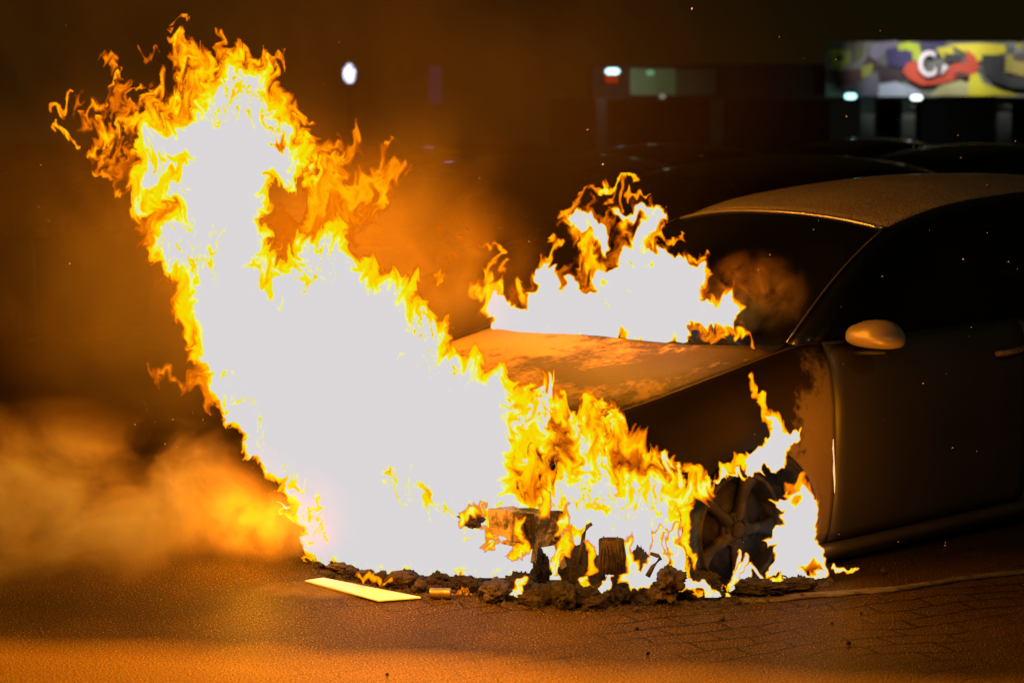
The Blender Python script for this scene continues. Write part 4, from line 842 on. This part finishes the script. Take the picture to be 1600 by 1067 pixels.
# ================================================================ smoke
def smoke_mat(name, dens, scale, thr, squash=(1, 1, 1), colour=(.95, .56, .12), dist=.4, soft=1.0, rate=.5):
    m, nt, out = new_mat(name); tc = nt.nodes.new('ShaderNodeTexCoord')
    mp = nt.nodes.new('ShaderNodeMapping'); mp.inputs['Scale'].default_value = squash; nt.links.new(tc.outputs['Object'], mp.inputs['Vector'])
    n = node(nt, 'ShaderNodeTexNoise', Scale=scale, Detail=7.0, Roughness=.66, Distortion=dist); nt.links.new(mp.outputs[0], n.inputs['Vector'])
    g = nt.nodes.new('ShaderNodeVectorMath'); g.operation = 'LENGTH'
    gn = nt.nodes.new('ShaderNodeVectorMath'); gn.operation = 'MULTIPLY_ADD'; nt.links.new(tc.outputs['Generated'], gn.inputs[0]); gn.inputs[1].default_value = (2, 2, 2); gn.inputs[2].default_value = (-1, -1, -1)
    nt.links.new(gn.outputs[0], g.inputs[0])
    fall = node(nt, 'ShaderNodeMapRange'); fall.interpolation_type = 'SMOOTHSTEP'; nt.links.new(g.outputs['Value'], fall.inputs[0]); fall.inputs[1].default_value = 1.0; fall.inputs[2].default_value = 1.0-soft*.95; fall.inputs[3].default_value = 0; fall.inputs[4].default_value = 1
    nr = node(nt, 'ShaderNodeMapRange'); nt.links.new(n.outputs['Fac'], nr.inputs[0]); nr.inputs[1].default_value = thr; nr.inputs[2].default_value = thr+.28; nr.inputs[3].default_value = 0; nr.inputs[4].default_value = dens
    mu = node(nt, 'ShaderNodeMath', operation='MULTIPLY'); nt.links.new(nr.outputs[0], mu.inputs[0]); nt.links.new(fall.outputs[0], mu.inputs[1])
    v = nt.nodes.new('ShaderNodeVolumeScatter'); v.inputs['Color'].default_value = (*colour, 1); v.inputs['Anisotropy'].default_value = .1; nt.links.new(mu.outputs[0], v.inputs['Density'])
    nt.links.new(v.outputs[0], out.inputs['Volume']); m.cycles.volume_sampling = 'MULTIPLE_IMPORTANCE'; m.cycles.volume_step_rate = rate; return m
def smoke(c, d, mat, label, seed):
    b = bmesh.new(); bmesh.ops.create_icosphere(b, subdivisions=3, radius=1)
    for v in b.verts: v.co = Vector((v.co.x*d[0], v.co.y*d[1], v.co.z*d[2]))*(1+.05*mnoise.noise(v.co*2+Vector((seed, 0, 0))))
    for v in b.verts: v.co.z = max(v.co.z, .015-c[2])
    me = bpy.data.meshes.new('smoke'); b.to_mesh(me); b.free(); me.materials.append(mat); o = bpy.data.objects.new('smoke', me); col.objects.link(o); o.location = c; tag(o, label, 'smoke', kind='stuff'); return o
smoke((-1.90, 7.35, .12), (1.45, .95, .62), smoke_mat('ground_smoke', 12, 3.2, .48, (.8, .8, 1.0), soft=1.0, dist=.5, rate=.3), 'orange lit smoke rolling over the ground left of the fire', 1)
smoke((-1.4, 10.0, 1.35), (3.4, 1.1, 2.1), smoke_mat('high_smoke', .5, .9, .34), 'thin brown veil of smoke rising into the night sky over the fire', 7)
smoke(tuple(at(310, 440, 9.1)), (1.55, .9, 1.05), smoke_mat('hanging_smoke', 1.6, 1.8, .36, (1, 1, .8), soft=.95), 'wide veil of smoke glowing behind the main blaze', 2)
smoke(tuple(at(640, 290, 9.3)), (.62, .5, .50), smoke_mat('rising_smoke', 1.6, 2.2, .40), 'brown smoke cloud drifting right of the tallest flames', 3)
smoke(tuple(at(1180, 468, 7.86)), (.24, .10, .21), smoke_mat('windscreen_smoke', 14, 9, .42, colour=(.95, .52, .12), dist=.6), 'puff of smoke curling over the windscreen beside the flames', 4)
smoke(tuple(at(705, 440, 8.75)), (.50, .3, .50), smoke_mat('middle_smoke', 2.4, 2.6, .38), 'orange haze of smoke between the main blaze and the windscreen flames', 8)
smoke(tuple(at(495, 932, 7.25)), (.30, .16, .05), smoke_mat('low_smoke', 10, 9, .40, (.5, 1.4, 1)), 'thin streak of lit smoke creeping over the tarmac before the pale panel', 6)
smoke(tuple(at(415, 868, 7.72)), (.46, .30, .30), smoke_mat('bright_smoke', 9, 6, .42), 'dense bright puff of smoke at the left foot of the fire', 5)
# ================================================================ flames: closed sheets of burning gas wrapped round the car's nose
def flame_mat():
    m, nt, out = new_mat('burning_gas'); at_ = node(nt, 'ShaderNodeAttribute', attribute_name='heat_colour'); al = node(nt, 'ShaderNodeAttribute', attribute_name='gas_cover')
    e = node(nt, 'ShaderNodeEmission', Strength=1.0); nt.links.new(at_.outputs['Color'], e.inputs['Color'])
    t = nt.nodes.new('ShaderNodeBsdfTransparent'); mx = nt.nodes.new('ShaderNodeMixShader')
    nt.links.new(al.outputs['Fac'], mx.inputs[0]); nt.links.new(t.outputs[0], mx.inputs[1]); nt.links.new(e.outputs[0], mx.inputs[2]); nt.links.new(mx.outputs[0], out.inputs[0])
    m.cycles.emission_sampling = 'NONE'; return m
M['flame'] = flame_mat()
def c_main(px, py):
    c0 = np.interp(px, [80, 430, 600, 800, 930, 1130], [7.95, 7.95, 7.62, 7.24, 7.02, 7.12])
    g = np.interp(px, [430, 500, 700, 1000, 1130], [7.74, 7.70, 7.60, 7.50, 7.34]); k = np.clip((py-735)/95, 0, 1); k = k*k*(3-2*k)
    return c0+(np.maximum(c0, g)-c0)*k
def c_wind(px, py): return np.interp(px, [730, 790, 1100, 1190], [8.9, 8.75, 7.95, 7.72])
def c_arch(px, py): return np.interp(px, [1100, 1150, 1260], [7.30, 7.36, 7.52])
def c_low(px, py): return np.interp(px, [1100, 1150, 1300], [7.33, 7.36, 7.60])
def make_flame(name, box, prims, seed, warp, depth, tmax, step, label, group='flames on the burning car'):
    X, Y, H, N = flame_field(box, prims, step, warp, seed=seed)
    D = depth(X, Y); Zg = HC+(-sp_+(533.5-Y)/F*cp_)*D/(cp_+(533.5-Y)/F*sp_); H = np.where(Zg < .006, 0, H-sstep(.085, .0, Zg)*np.maximum(0, .25+1.5*N))
    use = H > .055; body = boxblur((H > .45).astype(float), int(26/step))
    relief = boxblur(np.clip(H, 0, 1.3), 2)*.02
    T = (.008+tmax*body**1.5*(1-.8*sstep(735, 830, Y) if tmax > .2 else 1)+relief)*sstep(.055, .35, H)
    quad = use[:-1, :-1] & use[1:, :-1] & use[:-1, 1:] & use[1:, 1:]
    on = np.zeros(H.shape, bool); on[:-1, :-1] |= quad; on[1:, :-1] |= quad; on[:-1, 1:] |= quad; on[1:, 1:] |= quad
    idx = -np.ones(H.shape, int); n = on.sum(); idx[on] = np.arange(n)
    a = (X[on]-800)/F; b = (533.5-Y[on])/F; ry = cp_+b*sp_; rz = -sp_+b*cp_; P = []
    for sg in (-1, 1):
        Yd = D[on]+sg*T[on]; P.append(np.stack([a*Yd/ry, Yd, np.maximum(.004 if sg < 0 else .008, HC+rz*Yd/ry)], -1))
    V = np.concatenate(P); i0 = idx[:-1, :-1][quad]; i1 = idx[1:, :-1][quad]; i2 = idx[1:, 1:][quad]; i3 = idx[:-1, 1:][quad]
    Q = np.concatenate([np.stack([i0, i1, i2, i3], -1), np.stack([i3, i2, i1, i0], -1)+n])
    me = bpy.data.meshes.new(name); me.vertices.add(len(V)); me.vertices.foreach_set('co', V.astype(np.float32).ravel())
    me.loops.add(Q.size); me.loops.foreach_set('vertex_index', Q.astype(np.int32).ravel())
    me.polygons.add(len(Q)); me.polygons.foreach_set('loop_start', np.arange(0, Q.size, 4, dtype=np.int32))
    me.update(calc_edges=True)
    c = ramp(H[on]); c = np.where(c > .04045, ((c+.055)/1.055)**2.4, c/12.92); c = np.concatenate([c, np.ones((len(c), 1))], 1)
    ca = me.attributes.new('heat_colour', 'FLOAT_COLOR', 'POINT'); ca.data.foreach_set('color', np.concatenate([c, c]).astype(np.float32).ravel())
    aa = me.attributes.new('gas_cover', 'FLOAT', 'POINT'); al = alpha_of(H[on]); aa.data.foreach_set('value', np.concatenate([al, al]).astype(np.float32))
    me.materials.append(M['flame']); o = bpy.data.objects.new(name, me); col.objects.link(o); tag(o, label, 'flame', group); return o
FD = dict(MAIN=(c_main, .22, 1.5, 'towering white hot blaze with yellow tongues pouring off the nose of the car'),
          WIND=(c_wind, .10, 1.3, 'crown of flames dancing at the foot of the windscreen'),
          ARCH=(c_arch, .03, 1.1, 'slim flame licking up the dark fender above the bare wheel rim'),
          BACK=(lambda px, py: 7.78+0*px, .04, 1.5, 'small white flame burning behind the bare crash box of the missing bumper'),
          LOW=(c_low, .03, 1.1, 'low white flame curling round the rear edge of the bare wheel rim'))
for n_, bx_, pr_, sd_, wp_ in FIRES:
    dp_, tm_, st_, lb_ = FD[n_]; make_flame('flame', bx_, pr_, sd_, wp_, dp_, tm_, st_, lb_)
for i, p_ in enumerate(FRONT):
    q_ = np.array(p_[4]); bx_ = (q_[:, 0].min()-22, q_[:, 1].min()-26, q_[:, 0].max()+22, q_[:, 1].max()+20)
    make_flame('flame', bx_, [p_], 5+i, .5, lambda px, py: np.interp(px, [540, 700, 960, 1150, 1350], [7.43, 7.30, 7.19, 7.28, 7.62]), .012, 1.2, 'ragged little flame licking up between the burnt scraps on the ground', 'little flames in the rubble')
for i, p_ in enumerate(OVER):
    q_ = np.array(p_[4]); bx_ = (q_[:, 0].min()-22, q_[:, 1].min()-26, q_[:, 0].max()+22, q_[:, 1].max()+20)
    make_flame('flame', bx_, [p_], 35+i, .6, lambda px, py: 7.04+0*px, .012, 1.2, 'small yellow tongue of flame curling over the bare metal where the bumper was', 'tongues of flame over the bare crash box')
